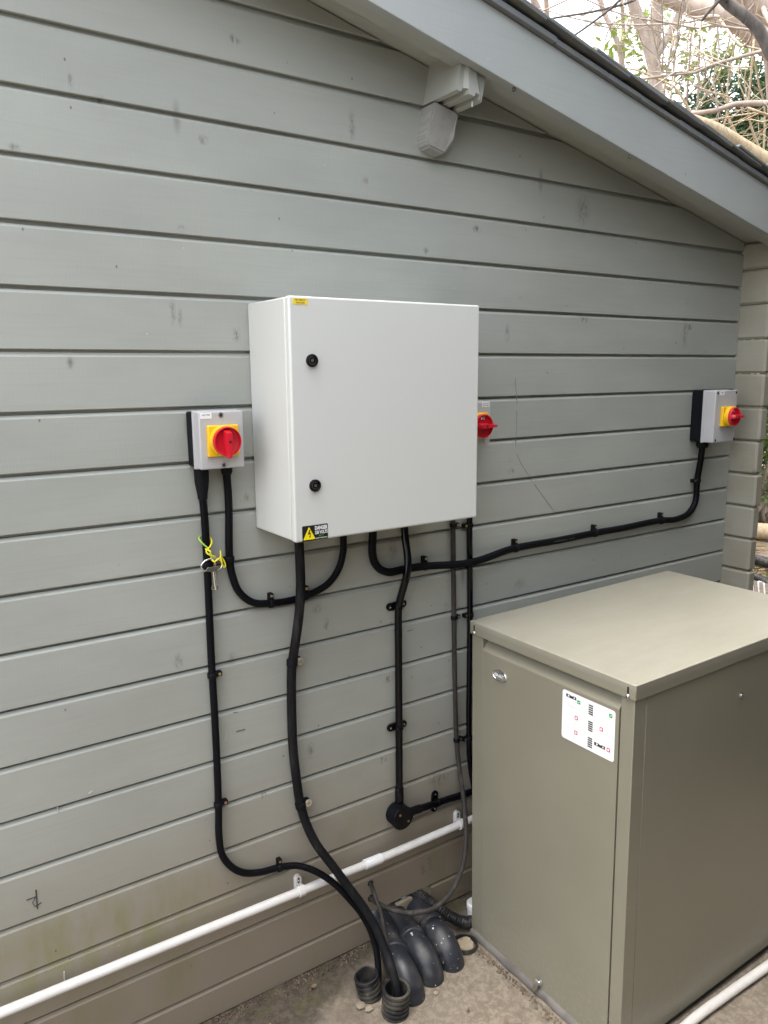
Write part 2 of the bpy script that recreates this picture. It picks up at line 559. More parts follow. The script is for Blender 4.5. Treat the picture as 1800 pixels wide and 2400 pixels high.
M['greycable'] = streaked('old_grey_sheath', (.040, .036, .033), (.19, .17, .15), .7, .55)
M['gloss'] = plain('glossy_black_conduit', (.003, .003, .0045), .18, 0, .2, spec=.22)
M['pvc'] = specked('white_pvc', (.66, .645, .62), (.20, .17, .13), .35, 75, .10, .16, (.50, .46, .41), .35)
M['white'] = plain('white_label', (.80, .80, .80), .45, 0, .01)
M['yellow'] = plain('yellow_plastic', (.78, .47, .012), .35, 0, .02)
M['yellow_label'] = plain('yellow_label', (.80, .60, .06), .4, 0, .02)
M['sign_yellow'] = plain('sign_yellow', (.85, .70, .01), .4, 0, .01)
M['red'] = plain('red_plastic', (.58, .012, .028), .36, 0, .03)
M['ink'] = plain('black_ink', (.01, .01, .012), .5, 0, .05)
M['greyink'] = plain('grey_ink', (.52, .51, .53), .5, 0, .05)
M['print'] = plain('cable_print', (.10, .10, .10), .6, 0, .3)
M['green'] = plain('green_ink', (.02, .33, .10), .5, 0, .05)
M['limeink'] = plain('lime_ink', (.20, .50, .04), .5, 0, .05)
M['pinkink'] = plain('crimson_ink', (.55, .02, .09), .5, 0, .05)
M['brass'] = plain('brass', (.55, .42, .18), .32, 1, .1)
M['copper'] = plain('coppery_screw', (.55, .30, .16), .38, 1, .1)
M['zinc'] = plain('zinc_plate', (.62, .63, .63), .32, 1, .06)
M['chrome'] = plain('chrome', (.78, .78, .78), .13, 1, .03)
M['dark_hole'] = plain('dark_recess', (.006, .006, .006), .8, 0, .1)
M['boiler'] = boiler_mat()
M['tray'] = plain('grey_base_metal', (.115, .105, .095), .7, 0, .3, .4, 120)
M['soilpipe'] = specked('anthracite_pipe', (.021, .023, .030), (.72, .71, .69), .40, 48, .18, .24, (.095, .088, .08), .7)
M['corr'] = specked('black_corrugated_duct', (.012, .012, .014), (.22, .2, .16), .5, 90, .2, .1, (.12, .105, .08), .7)
M['mortar'] = plain('old_mortar', (.30, .25, .18), .9, 0, .25, .5, 60)
M['shingle'] = specked('felt_shingle', (.135, .142, .148), (.18, .185, .14), .85, 120, .3, .4, (.17, .17, .10), .6)
M['edge'] = specked('grey_roof_edge', (.17, .18, .19), (.22, .22, .18), .8, 120, .3, .3, (.20, .20, .15), .5)
M['wire'] = plain('yellow_sleeving', (.75, .66, .02), .4, 0, .05)
M['wire_g'] = plain('green_yellow_sleeving', (.36, .58, .06), .4, 0, .1)
M['pencil'] = plain('pencil_mark', (.06, .057, .055), .8, 0, .2)
M['faint'] = plain('faint_pencil', (.15, .13, .105), .8, 0, .2)
M['hairline'] = plain('hairline_crack', (.21, .212, .195), .8, 0, .3)
M['chalk'] = plain('scratch', (.44, .44, .41), .8, 0, .1)
M['bark_pale'] = bark('pale_bark', (.36, .295, .25), (.48, .415, .37))
M['bark_pink'] = bark('pinkish_bark', (.31, .24, .195), (.41, .335, .285))
M['bark_dark'] = bark('dark_bark', (.075, .065, .058), (.15, .13, .115))
M['bark_tan'] = bark('tan_bark', (.36, .27, .165), (.48, .39, .27), 14)
M['bark_grey'] = bark('grey_brown_twig', (.28, .225, .175), (.40, .33, .27))
M['leaf_dark'] = leaf_mat('evergreen_leaf', (.05, .10, .05), (.15, .23, .115), .25)
M['leaf_hedge'] = leaf_mat('hedge_leaf', (.030, .062, .028), (.085, .135, .06), .3)
M['leaf_mid'] = leaf_mat('shrub_leaf', (.07, .13, .035), (.20, .27, .08), .35)
M['leaf_lime'] = leaf_mat('young_leaf', (.15, .22, .04), (.28, .34, .08), .4)
M['leaf_dry'] = leaf_mat('dry_leaf', (.17, .10, .055), (.36, .25, .16), .7)
M['paving'] = plain('pale_paving', (.50, .46, .41), .85, 0, .12, .3, 60)
M['moss'] = plain('moss', (.16, .19, .025), .95, 0, .4, .8, 90)
M['debris'] = plain('crumbs', (.13, .095, .065), .9, 0, .6)

# ------------------------------------------------------------------ the setting
W = .115                                   # visible height of one wall board
def gz(i): return (18.69 - i) * W           # height of groove i
XC = 2.5458                                # inside corner of the gable wall
SL = -.2145                                # fall of the roof to the right
def zbb(x): return 2.1944 + SL * (x - 1.2571)      # underside of the barge board
APEX = -.30

g = pyd([(-60, -60, -.012), (60, -60, -.012), (60, 60, -.012), (-60, 60, -.012)], [(0, 1, 2, 3)])
tag(obj('ground', g, M['soil']), kind='structure')

def slab():
    nx, ny = 150, 110
    x0, x1, y0, y1 = -1.6, 3.05, -3.2, .05
    V, F = [], []
    for j in range(ny + 1):
        for i in range(nx + 1):
            x = x0 + (x1 - x0) * i / nx; y = y0 + (y1 - y0) * (j / ny) ** .55
            z = .004 * noise.noise((x * 5, y * 5, 0)) + .003 * noise.noise((x * 17, y * 17, 3)) - .003
            V.append((x, y, z))
    for j in range(ny):
        for i in range(nx):
            a = j * (nx + 1) + i
            F.append((a, a + 1, a + nx + 2, a + nx + 1))
    b0 = len(V)
    ring = [j * 0 + i for i in range(nx + 1)] + [j * (nx + 1) + nx for j in range(1, ny + 1)] + [ny * (nx + 1) + i for i in range(nx - 1, -1, -1)] + [j * (nx + 1) for j in range(ny - 1, 0, -1)]
    for k in ring: V.append((V[k][0], V[k][1], -.09))
    n = len(ring)
    for k in range(n): F.append((ring[k], b0 + k, b0 + (k + 1) % n, ring[(k + 1) % n]))
    return pyd(V, F, True)
tag(obj('concrete_floor', slab(), M['concrete']), kind='structure')

# ------------------------------------------------------------------ the timber cabin
cabin = empty('timber_cabin', (1.0, 0, 0))
tag(cabin, 'grey painted timber cabin gable wall with overhanging shingled roof', 'cabin')
def cab(name, me, mat, loc=(0, 0, 0), rot=None):
    o = obj(name, me, mat, cabin, (loc[0] - 1.0, loc[1], loc[2]), rot)
    return o

CH = .0080          # chamfer
def board_mesh(x0, x1, h, cut=None, z0=0, holes=None):
    prof = [(.038, .0004), (.0118, .0004), (.0115, .0058), (.0012, .0058), (0, .0070), (0, h - CH), (.0010, h - CH + .0016), (.0072, h - .0012), (.0090, h - .0006), (.038, h - .0006)]
    bm = bmesh.new()
    seg = 24
    rings = []
    for i in range(seg + 1):
        x = x0 + (x1 - x0) * i / seg
        rings.append([bm.verts.new((x, y, z)) for y, z in prof])
    n = len(prof)
    for a, b in zip(rings, rings[1:]):
        for k in range(n):
            bm.faces.new((a[k], b[k], b[(k + 1) % n], a[(k + 1) % n]))
    bm.faces.new(rings[0]); bm.faces.new(rings[-1][::-1])
    if cut:
        for co, no in cut:
            geom = bm.verts[:] + bm.edges[:] + bm.faces[:]
            r = bmesh.ops.bisect_plane(bm, geom=geom, plane_co=co, plane_no=no, clear_outer=True)
            es = [e for e in r['geom_cut'] if isinstance(e, bmesh.types.BMEdge)]
            if es:
                try: bmesh.ops.contextual_create(bm, geom=es)
                except Exception: pass
    if not bm.faces:
        bm.free(); return None
    return bm_mesh(bm)

BX0 = -1.25
full = board_mesh(BX0, XC, W)
for i in range(-8, 18):
    zt, zb = gz(i), gz(i + 1)
    if zt < zbb(XC) - .01:
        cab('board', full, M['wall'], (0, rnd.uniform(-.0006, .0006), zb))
    else:
        top = .035
        cut = [(Vector((1.2571, 0, 2.1944 + top - zb)), Vector((-SL, 0, 1)).normalized()),
               (Vector((APEX, 0, zbb(APEX) + top - zb)), Vector((SL, 0, 1)).normalized())]
        me = board_mesh(BX0, XC, W, cut)
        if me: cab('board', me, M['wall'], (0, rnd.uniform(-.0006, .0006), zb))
# lowest board, sawn away where the pipes come through
zl = gz(18)
for a, b in ((BX0, 1.018), (1.218, XC)):
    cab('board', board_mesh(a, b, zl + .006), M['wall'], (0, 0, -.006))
cab('board', board_mesh(1.0185, 1.2175, .0295), M['corner'], (0, .042, -.006))

# crossing side wall: log ends that project past the corner, half a board out of step
LOGT = .045
log_me = {}
def side_log(h):
    bm = bmesh.new()
    add_box(bm, 0, LOGT, -.102, 3.2, .0012, h - .0012, .0075, 1)
    return bm_mesh(bm)
lm = side_log(W)
for i in range(1, 18):
    zt, zb = gz(i + .5) , gz(i + 1.5)
    if zt > zbb(XC + .02) + .05: continue
    cab('corner_log', lm, M['corner'], (XC + .0006, rnd.uniform(-.004, .003), zb))
cab('corner_log', side_log(.088), M['corner'], (XC + .0006, 0, gz(2.5)))
cab('corner_log', side_log(gz(18.5) + .005), M['corner'], (XC + .0006, 0, -.005))

# roof: deck, barge boards, purlin, shingles
ang = math.atan(SL)
def slope_box(x0, x1, y0, y1, d0, d1, bev=0, base=zbb):
    """box lying along the right-hand roof slope; d0..d1 measured up from the barge underside"""
    L = (x1 - x0) / math.cos(ang)
    me = box(0, L, y0, y1, d0, d1, bev)
    return me, (x0, 0, base(x0)), (0, -ang, 0)
XE = 3.02
BH = .132
def cab_s(name, mat, *a, **k):
    me, loc, rot = slope_box(*a, **k)
    return cab(name, me, mat, loc, rot)
tag(cab_s('barge_board', M['barge'], APEX, XE, -.160, -.134, 0, BH, .002), 'long pale grey barge board along the roof edge')
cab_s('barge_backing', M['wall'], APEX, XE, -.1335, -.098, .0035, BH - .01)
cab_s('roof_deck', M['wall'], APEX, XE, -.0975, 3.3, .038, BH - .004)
def left_slope(name, mat, y0, y1, d0, d1):
    L = 1.35 / math.cos(ang)
    me = box(-L, 0, y0, y1, d0, d1)
    cab(name, me, mat, (APEX - .0005, 0, zbb(APEX)), (0, ang, 0))
left_slope('barge_board', M['barge'], -.160, -.134, 0, BH)
left_slope('roof_deck', M['wall'], -.0975, 3.3, .038, BH - .004)
# two insect-nest stubs and nail plugs on the barge board edge are small: dark plugs
for x in (1.335, 1.752):
    z = zbb(x)
    cab('plug', lathe([(.0035, 0), (.0045, .005), (.0025, .008)], 10, 'Z'), M['bark_dark'], (x, -.153, z - .002 - .006), (0, -ang, 0))

# edge strip pieces under the shingles
xs = [APEX, -.05, .20, .45, .69, .93, 1.17, 1.4232, 1.6065, 1.7376, 1.8991, 2.0476, 2.1852, 2.34, 2.50, 2.66, 2.84, XE]
for a, b in zip(xs, xs[1:]):
    dz = rnd.uniform(0, .0025)
    cab_s('edge_strip', M['edge'], a + .0008, b - .0008, -.172 + rnd.uniform(-.002, .002), -.04, BH + .0012, BH + .0125 + dz, .002)
# shingles: overlapping courses that climb the roof, their cut edges show
step = .152
x = 2.3128 + step * 5
k = 0
sh = []
while x > APEX:
    xlow = min(x, XE + .02)
    y = -.185 + rnd.uniform(-.004, .003)
    for q in range(7):
        wy = .30 if q else .22 + .09 * (k % 2)
        L = step * 1.9
        bm = bmesh.new()
        add_box(bm, -L, 0, y, y + wy - .004, 0, .0085 + rnd.uniform(-.001, .0015), .0015, 1)
        me = bm_mesh(bm)
        tilt = rnd.uniform(.030, .040)
        o = cab('shingle', me, M['shingle'], (xlow + rnd.uniform(-.004, .004), 0, zbb(xlow) + (BH + .0215 + rnd.uniform(0, .002)) / math.cos(ang)), (rnd.uniform(-.004, .004), -ang + tilt, 0))
        y += wy
    x -= step; k += 1
# the other roof slope is covered in one felt sheet
left_slope('felt_sheet', M['shingle'], -.185, 3.35, BH + .001, BH + .02)

# purlin end: two stacked logs set square to the roof slope, the lower one cut back and bevelled
def purlin():
    ux = Vector((math.cos(ang), 0, math.sin(ang))); uz = Vector((-math.sin(ang), 0, math.cos(ang)))
    o = Vector((1.1664, 0, 2.0561))
    w = .074
    def T(a, y, c): return o + ux * a + uz * c + Vector((0, y, 0))
    # lower log
    lo = [(.012, 0), (.058, -.002), (w, .034), (w, .098), (0, .098), (0, .016)]
    V = [T(a, .02, c) for a, c in lo] + [T(a, -.050 if c > .02 else -.040, c) for a, c in lo]
    n = len(lo)
    F = [(k, (k + 1) % n, n + (k + 1) % n, n + k) for k in range(n)] + [tuple(range(n))[::-1], tuple(range(n, 2 * n))]
    bm = bmesh.new()
    vv = [bm.verts.new(v) for v in V]
    for f in F: bm.faces.new([vv[k] for k in f])
    bmesh.ops.bevel(bm, geom=bm.edges[:], offset=.0045, segments=2, affect='EDGES')
    cab('purlin_log', bm_mesh(bm), M['endgrain'])
    # upper log with two ribs under it
    up = [(0, .1005), (.012, .1005), (.015, .110), (.026, .110), (.029, .1005), (.045, .1005), (.048, .110), (.059, .110), (.062, .1005), (w, .1005), (w, .26), (0, .26)]
    V = [T(a, .02, c) for a, c in up] + [T(a, -.128 - (.008 if .02 < a < .07 else 0), c) for a, c in up]
    n = len(up)
    bm = bmesh.new()
    vv = [bm.verts.new(v) for v in V]
    for k in range(n): bm.faces.new((vv[k], vv[(k + 1) % n], vv[n + (k + 1) % n], vv[n + k]))
    bm.faces.new(vv[:n][::-1]); bm.faces.new(vv[n:])
    cab('purlin_log', bm_mesh(bm), M['wall'])
    nail = lathe([(.002, 0), (.002, -.012)], 8, 'Z')
    cab('nail', nail, M['zinc'], T(.055, -.118, .0985))
purlin()

# marks on the boards: hairline crack, carved mark, pencil lines
def stroke(pts, w=.0012, y=-.0005, name='scratch', mat='pencil'):
    V, F = [], []
    P = [Vector((p[0], y, p[-1])) for p in pts]
    for i, p in enumerate(P):
        t = (P[min(i + 1, len(P) - 1)] - P[max(i - 1, 0)]).normalized()
        nrm = Vector((-t.z, 0, t.x)) * (w / 2 * rnd.uniform(.6, 1.2))
        for s in (nrm, -nrm):
            V.append(p + s + Vector((0, -.0007, 0))); V.append(p + s + Vector((0, .002, 0)))
    for i in range(len(P) - 1):
        a = i * 4; b = a + 4
        F += [(a, b, b + 2, a + 2), (a, a + 1, b + 1, b), (a + 2, b + 2, b + 3, a + 3)]
    F += [(0, 2, 3, 1), (len(V) - 4, len(V) - 3, len(V) - 1, len(V) - 2)]
    cab(name, pyd(V, F), M[mat])
stroke([(1.5037, 1.5133), (1.508, 1.48), (1.5124, 1.4445)], .0005, name='crack', mat='hairline')
stroke([(1.5128, 1.425), (1.5126, 1.37), (1.5113, 1.325)], .0005, name='crack', mat='hairline')
stroke([(1.516, 1.305), (1.5311, 1.2781), (1.552, 1.253), (1.5786, 1.2229)], .0005, name='crack', mat='hairline')
stroke([(1.588, 1.212), (1.6313, 1.1655), (1.6763, 1.1191)], .0005, name='crack', mat='hairline')
stroke([(.1975, .4929), (.1967, .4498)], .0028, name='carved_mark')
stroke([(.1784, .4775), (.1985, .4782)], .002, name='carved_mark')
stroke([(.196, .4778), (.1885, .4678), (.1927, .4565), (.2052, .4607)], .0016, name='carved_mark')
stroke([(.6478, .7144), (.6702, .7145)], .0012, name='pencil_line')
stroke([(.6426, .7622), (.6541, .7613)], .0010, name='pencil_line')
stroke([(1.1369, .8599), (1.1550, .8610)], .0014, name='pencil_line')
stroke([(.252, .66), (.2515, .645)], .0016, name='scratch', mat='chalk')
stroke([(.315, .668), (.322, .673)], .003, name='scratch', mat='chalk')
stroke([(.235, .262), (.236, .283)], .003, name='scratch', mat='chalk')
stroke([(.62, .70), (.625, .72)], .0025, name='scratch', mat='chalk')
for s, x, z in (('POOL', 1.2120, .153), ('LINE', 1.1870, .145)):
    me = text_mesh(s, .020, 0, .8)
    cab('pencil_lettering', me, M['faint'], (x, -.0012, z), (math.pi / 2, math.radians(78), 0))

# ------------------------------------------------------------------ electrical enclosure
EX0, EX1, EZ0, EZ1, EYF = .7158, 1.2048, 1.1876, 1.6812, -.195
en = empty('electrical_enclosure', ((EX0 + EX1) / 2, 0, EZ0))
tag(en, 'large square pale grey steel electrical enclosure on timber wall', 'enclosure')
def epart(name, me, mat, loc=(0, 0, 0), rot=None, parent=None):
    if parent is None:
        return obj(name, me, mat, en, (loc[0] - en.location.x, loc[1], loc[2] - EZ0), rot)
    return obj(name, me, mat, parent, loc, rot)
epart('body', box(EX0 + .0012, EX1 - .0012, -.1745, -.001, EZ0 + .0012, EZ1 - .0012, .004, 3), M['encl'])
epart('door', box(EX0, EX1, EYF, -.1775, EZ0, EZ1, .0045, 4), M['encl'])
epart('gasket', box(EX0 + .006, EX1 - .006, -.1785, -.172, EZ0 + .006, EZ1 - .006), M['dark_hole'])
for z in (1.5565, 1.3037):
    lk = epart('lock', lathe([(.0125, 0), (.0128, -.002), (.0128, -.0050), (.0118, -.0068), (.0094, -.0075), (.0086, -.0060), (.0084, -.0025)], 36), M['black_plastic'], (.7635, EYF, z))
    epart('lock_insert', lathe([(.0082, -.0008), (.0080, -.0032), (.0066, -.0034), (.0062, -.0016), (.0032, -.0016), (.0032, -.0048), (.0020, -.0052)], 28), M['chrome'], (0, 0, 0), None, lk)
    epart('key_slot', box(.0026, .0074, -.0045, -.0014, -.0012, .0012), M['dark_hole'], (0, 0, 0), (0, rnd.uniform(-.9, -.3), 0), lk)
# warning sticker
sx, sz = .7622, 1.2048
st = epart('warning_sticker', prism(rrect(.0606, .0322, .002), -.0006, .0002), M['ink'], (sx, EYF, sz))
tri = [(-.0275, -.0133), (-.0015, -.0133), (-.0008, -.0122), (-.0138, .0122), (-.0152, .0122), (-.0282, -.0122)]
epart('triangle', prism(tri, -.0011, -.0005), M['sign_yellow'], (0, 0, 0), None, st)
bolt = [(-.0146, .0070), (-.0118, .0070), (-.0146, .0005), (-.0110, .0015), (-.0124, -.0058), (-.0112, -.0056), (-.0134, -.0100), (-.0150, -.0060), (-.0138, -.0062), (-.0132, -.0012), (-.0178, -.0024)]
epart('flash', prism(bolt, -.0014, -.0010), M['ink'], (0, 0, 0), None, st)
for s, cap, wd_, z, mt, bd in (('DANGER', .0088, .0300, .0094, 'white', .045), ('230 VOLTS', .0074, .0300, -.0002, 'white', .035), ('N S E', .0048, .0105, -.0075, 'limeink', .0), ('NICK SEXTON ELECTRICAL', .0026, .0290, -.0124, 'white', .01)):
    epart('lettering', text_fit(s, cap, wd_, bd), M[mt], (.0142, -.0010, z), FRONT, st)
nl = epart('name_label', prism(rrect(.0330, .0122, .0006), -.0005, .0002), M['yellow_label'], (.7418, EYF, 1.6706))
epart('lettering', text_fit('DB - REAR OF', .0030, .0220, .02), M['ink'], (0, -.0008, .0028), FRONT, nl)
epart('lettering', text_fit('POOL HOUSE', .0030, .0185, .02), M['ink'], (0, -.0008, -.0026), FRONT, nl)

# ------------------------------------------------------------------ rotary isolator switches
def cross_screw(r=.0048, dark=True):
    bm = bmesh.new()
    add_lathe(bm, [(r, .0005), (r, -.0010), (r * .8, -.0016)], 18)
    return bm_mesh(bm, True)

def isolator(label, cx, cz, w, h, d, seam, knob, turn, plate, tag_xy, lines, screws, big):
    r = empty('isolator_switch', (cx, 0, cz))
    tag(r, label, 'isolator switch', 'red and yellow rotary isolator switches')
    P = lambda name, me, mat, loc=(0, 0, 0), rot=None, parent=None: obj(name, me, mat, parent or r, loc, rot)
    P('back_box', box(-w / 2 + .0015, w / 2 - .0015, -seam + .0004, -.0008, -h / 2 + .0015, h / 2 - .0015, .004, 3), M['black_plastic'])
    lid = P('lid', box(-w / 2, w / 2, -d, -seam, -h / 2, h / 2, .0030, 3), M['grey_plastic'])
    P('lid_rim', box(-w / 2 - .0014, w / 2 + .0014, -seam - .006, -seam + .003, -h / 2 - .0014, h / 2 + .0014, .0012, 2), M['grey_plastic'])
    for sx_, sz_ in screws:
        s = P('screw', lathe([(.0052 if not big else .004, -.0004), (.0052 if not big else .004, -.0010), (.0036, -.0012)], 20), M['zinc'] if not big else M['dark_hole'], (sx_, -d, sz_))
        if not big:
            for a in (0.7, 0.7 + math.pi / 2):
                P('cross_slot', box(-.0038, .0038, -.0016, -.0008, -.0009, .0009), M['dark_hole'], (0, 0, 0), (0, a, 0), s)
    kx, kz = knob
    pw, ph = plate
    yp = -d - .011
    pl = P('yellow_plate', box(kx - pw / 2, kx + pw / 2, yp, -d + .0004, kz - ph / 2, kz + ph / 2, .0028, 3), M['yellow'])
    P('keyhole', prism([(-.003, -.002), (-.001, -.0045), (.0008, -.004), (.003, .004), (.001, .0045), (-.001, .001)], -.0004, .0006), M['ink'] if not big else M['red'], (kx - pw / 2 + .0085, yp, kz + ph / 2 - .015), None)
    yk = yp
    P('collar', lathe([(.0318, .0005), (.0314, -.010), (.0306, -.0125)], 44), M['yellow'], (kx, yk, kz))
    kb = P('knob', lathe([(.0290, -.0110), (.0296, -.0130), (.0296, -.0205), (.0288, -.0218), (.0274, -.0218), (.0268, -.0205), (.0262, -.0135), (.0250, -.0128)], 48), M['red'], (kx, yk, kz), (0, turn, 0))
    hd = [(-.0082, .0240), (-.0066, .0252), (.0066, .0252), (.0082, .0240), (.0086, .0080), (.0062, -.0160), (.0046, -.0325), (.0034, -.0338), (-.0034, -.0338), (-.0046, -.0325), (-.0062, -.0160), (-.0086, .0080)]
    bm = bmesh.new()
    top = [(a * .62, (c - .003) * .80 if c > 0 else c * .99) for a, c in hd]
    A = [bm.verts.new((a, -.0125, c)) for a, c in hd]; B = [bm.verts.new((a, -.0330, c)) for a, c in top]
    n = len(hd)
    for k in range(n): bm.faces.new((A[k], A[(k + 1) % n], B[(k + 1) % n], B[k]))
    bm.faces.new(A); bm.faces.new(B[::-1])
    bmesh.ops.bevel(bm, geom=bm.edges[:], offset=.0009, segments=2, affect='EDGES')
    P('handle', bm_mesh(bm, True), M['red'], (0, 0, 0), None, kb)
    P('padlock_hole', lathe([(.0029, -.0331), (.0027, -.0337)], 18), M['dark_hole'], (0, 0, 0), None, kb)
    win = P('window', prism([(-.006, .0228), (.006, .0228), (.0052, .0158), (0, .0185), (-.0052, .0158)] if not big else [(-.0048, .0215), (.0048, .0215), (.0048, .0165), (-.0048, .0165)], -.0148, -.0125), M['white'], (kx, yk, kz))
    P('lettering', text_fit('I ON', .0032, .0078, .02), M['ink'], (0, -.0152, .0204 if not big else .0190), FRONT, win)
    lw, lh, lx, lz = tag_xy
    lb = P('name_label', prism(rrect(lw, lh, .0006), -.0004, .0002), M['white'], (lx, -d, lz))
    for j, s in enumerate(lines):
        sc = .0040 if len(lines) == 1 else .0032
        P('lettering', text_fit(s, .0028 if len(lines) == 1 else .0026, min(.0023 * len(s), lw * .8), .02), M['ink'], (0, -.0007, ((len(lines) - 1) / 2 - j) * .0050 + (.0016 if len(lines) == 1 else 0)), FRONT, lb)
    return r
def gland(root, x, y, z0, r, kind='nut'):
    if kind == 'nut':
        bm = bmesh.new()
        add_lathe(bm, [(r * 1.25, 0), (r * 1.25, -.006), (r * 1.45, -.0065), (r * 1.45, -.017), (r * 1.3, -.021), (r * 1.12, -.024)], 12, 'Z', (x, y, z0))
        me = bm_mesh(bm)
    else:
        me = lathe([(r * 1.55, 0), (r * 1.62, -.010), (r * 1.55, -.035), (r * 1.12, -.062), (r * 1.05, -.072)], 24, 'Z', (x, y, z0))
    obj('cable_gland', me, M['black_plastic'], root)
sw1 = isolator('isolator switch left of the large grey enclosure, handle pointing down', .6135, 1.3978, .0955, .1175, .080, .045, (-.0004, -.0008), 0, (.067, .064),
               (.0245, .0118, -.0327, .0508), ['HOT TUB'], [(-.0008, .0516), (.0008, -.0517)], False)
gland(sw1, -.022, -.011, -.0575, .0098, 'boot'); gland(sw1, .0352, -.011, -.0575, .0086)
sw2 = isolator('isolator switch half hidden behind the right edge of the enclosure', 1.2975, 1.3978, .0955, .1175, .080, .045, (-.0004, -.0008), -math.pi / 2, (.067, .064),
               (.0250, .0118, .0310, .0508), ['AIR SOURCE', 'HEAT PUMP'], [(-.0008, .0516), (.0008, -.0517)], False)
sw3 = isolator('taller isolator switch near the cabin corner, far right', 2.3625, 1.3800, .1205, .1690, .090, .0475, (.0060, .0000), -math.pi / 2, (.0720, .0640),
               (.0262, .0128, -.0260, .0757), ['PUMP'], [(-.0500, .0765), (.0525, .0765), (-.0480, -.0765), (.0560, -.0765)], True)
gland(sw3, -.024, -.028, -.083, .0135)

# ------------------------------------------------------------------ cables on the wall
C1=[(0.5915,-0.0110,1.335),(0.5913,-0.0110,1.2863),(0.5925,-0.0110,1.2538),(0.5935,-0.0110,1.2257),(0.5940,-0.0110,1.1024),(0.5926,-0.0110,0.9148),(0.5938,-0.0110,0.7594),(0.5930,-0.0110,0.6161),(0.5915,-0.0110,0.5387),(0.5895,-0.0110,0.4695),(0.5950,-0.0110,0.4244),(0.6176,-0.0110,0.3834),(0.6490,-0.0110,0.3563),(0.6907,-0.0110,0.3418),(0.7409,-0.0110,0.3345),(0.7843,-0.0200,0.3271),(0.8224,-0.0420,0.3093),(0.8637,-0.0580,0.2699),(0.8989,-0.0770,0.2211),(0.9270,-0.0920,0.1723),(0.9420,-0.1120,0.1256),(0.9430,-0.1350,0.0756),(0.9330,-0.1550,0.0301),(.925,-.160,-.01)]
C2=[(0.8164,-0.0150,1.2),(0.8164,-0.0150,1.1760),(0.8152,-0.0150,1.1387),(0.8102,-0.0150,1.0699),(0.8027,-0.0150,0.9935),(0.7939,-0.0150,0.8975),(0.7880,-0.0150,0.8381),(0.7848,-0.0150,0.7440),(0.7853,-0.0150,0.6383),(0.7919,-0.0150,0.5545),(0.8013,-0.0150,0.4807),(0.8138,-0.0240,0.4243),(0.8291,-0.0420,0.3783),(0.8614,-0.0640,0.3194),(0.8929,-0.0880,0.2602),(0.9212,-0.1100,0.2067),(0.9406,-0.1380,0.1547),(0.9470,-0.1680,0.1104),(0.9449,-0.1970,0.0812),(0.9414,-0.2220,0.0509),(.937,-.235,.0)]
C3=[(1.0163,0.0320,0.1748),(1.0101,-0.0040,0.1740),(1.0078,-0.0300,0.1510),(1.0027,-0.0620,0.1300),(0.9864,-0.1000,0.1140),(0.9686,-0.1400,0.1068),(0.9515,-0.1820,0.0939),(0.9381,-0.2140,0.0633),(.932,-.225,.01)]
C4=[(1.2796,-0.0100,1.2),(1.2796,-0.0100,1.1655),(1.2813,-0.0100,1.1295),(1.2840,-0.0100,0.9955),(1.2870,-0.0100,0.8676),(1.2892,-0.0100,0.7621),(1.2955,-0.0100,0.5785),(1.2993,-0.0100,0.5095),(1.2945,-0.0300,0.4315),(1.2860,-0.0600,0.3548),(1.2686,-0.0900,0.2996),(1.2542,-0.1080,0.2486),(1.2307,-0.1180,0.1924),(1.1949,-0.1240,0.1513),(1.1527,-0.1220,0.1243),(1.1059,-0.1120,0.1166),(1.0629,-0.0900,0.1189),(1.0313,-0.0600,0.1252),(1.0171,-0.0300,0.1279),(1.0108,-0.0040,0.1299),(1.0148,0.0350,0.1218)]
C5=[(1.1196,-0.0140,1.2),(1.1196,-0.0140,1.1669),(1.1194,-0.0140,1.1415),(1.1179,-0.0140,1.1006),(1.1150,-0.0140,1.0608),(1.1040,-0.0140,0.9974),(1.0995,-0.0140,0.9436),(1.0988,-0.0140,0.8050),(1.0989,-0.0140,0.6329),(1.0987,-0.0140,0.3895)]
C6=[(1.3370,-0.0110,1.2),(1.3376,-0.0110,1.1336),(1.3428,-0.0110,0.8698),(1.3439,-0.0110,0.5036),(1.3498,-0.0110,0.4230),(1.3672,-0.0110,0.3373),(1.3979,-0.0110,0.2589)]
C7=[(0.6487,-0.0110,1.335),(0.6487,-0.0110,1.3092),(0.6499,-0.0110,1.2715),(0.6495,-0.0110,1.2336),(0.6463,-0.0110,1.1323),(0.6510,-0.0110,1.0897),(0.6659,-0.0110,1.0489),(0.6979,-0.0110,1.0193),(0.7381,-0.0110,1.0102),(0.7940,-0.0110,1.0075),(0.8570,-0.0110,1.0166),(0.8973,-0.0110,1.0333),(0.9242,-0.0110,1.0620),(0.9383,-0.0110,1.1015),(0.9403,-0.0110,1.1362),(0.9396,-0.0110,1.2)]
C8=[(1.0237,-0.0140,1.2),(1.0237,-0.0140,1.1562),(1.0234,-0.0140,1.1369),(1.0211,-0.0140,1.1004),(1.0263,-0.0140,1.0680),(1.0453,-0.0140,1.0443),(1.0764,-0.0140,1.0329),(1.1015,-0.0140,1.0336),(1.1804,-0.0140,1.0342),(1.2982,-0.0140,1.0262),(1.3707,-0.0140,1.0277),(1.5008,-0.0140,1.0377),(1.6829,-0.0140,1.0377),(1.8392,-0.0140,1.0404),(1.9645,-0.0140,1.0400),(2.1540,-0.0140,1.0431),(2.2405,-0.0140,1.0376),(2.3093,-0.0140,1.0520),(2.3405,-0.0140,1.0857),(2.3437,-0.0140,1.1591),(2.3430,-0.0200,1.2093),(2.3385,-0.0280,1.2616),(2.3385,-0.028,1.30)]
def at_front(P, ys):   # let a cable that crosses another pass in front of it
    return P
def cable(name, pts, r, mat, label, group=None, cat='cable'):
    o = empty(name, pts[0])
    return o
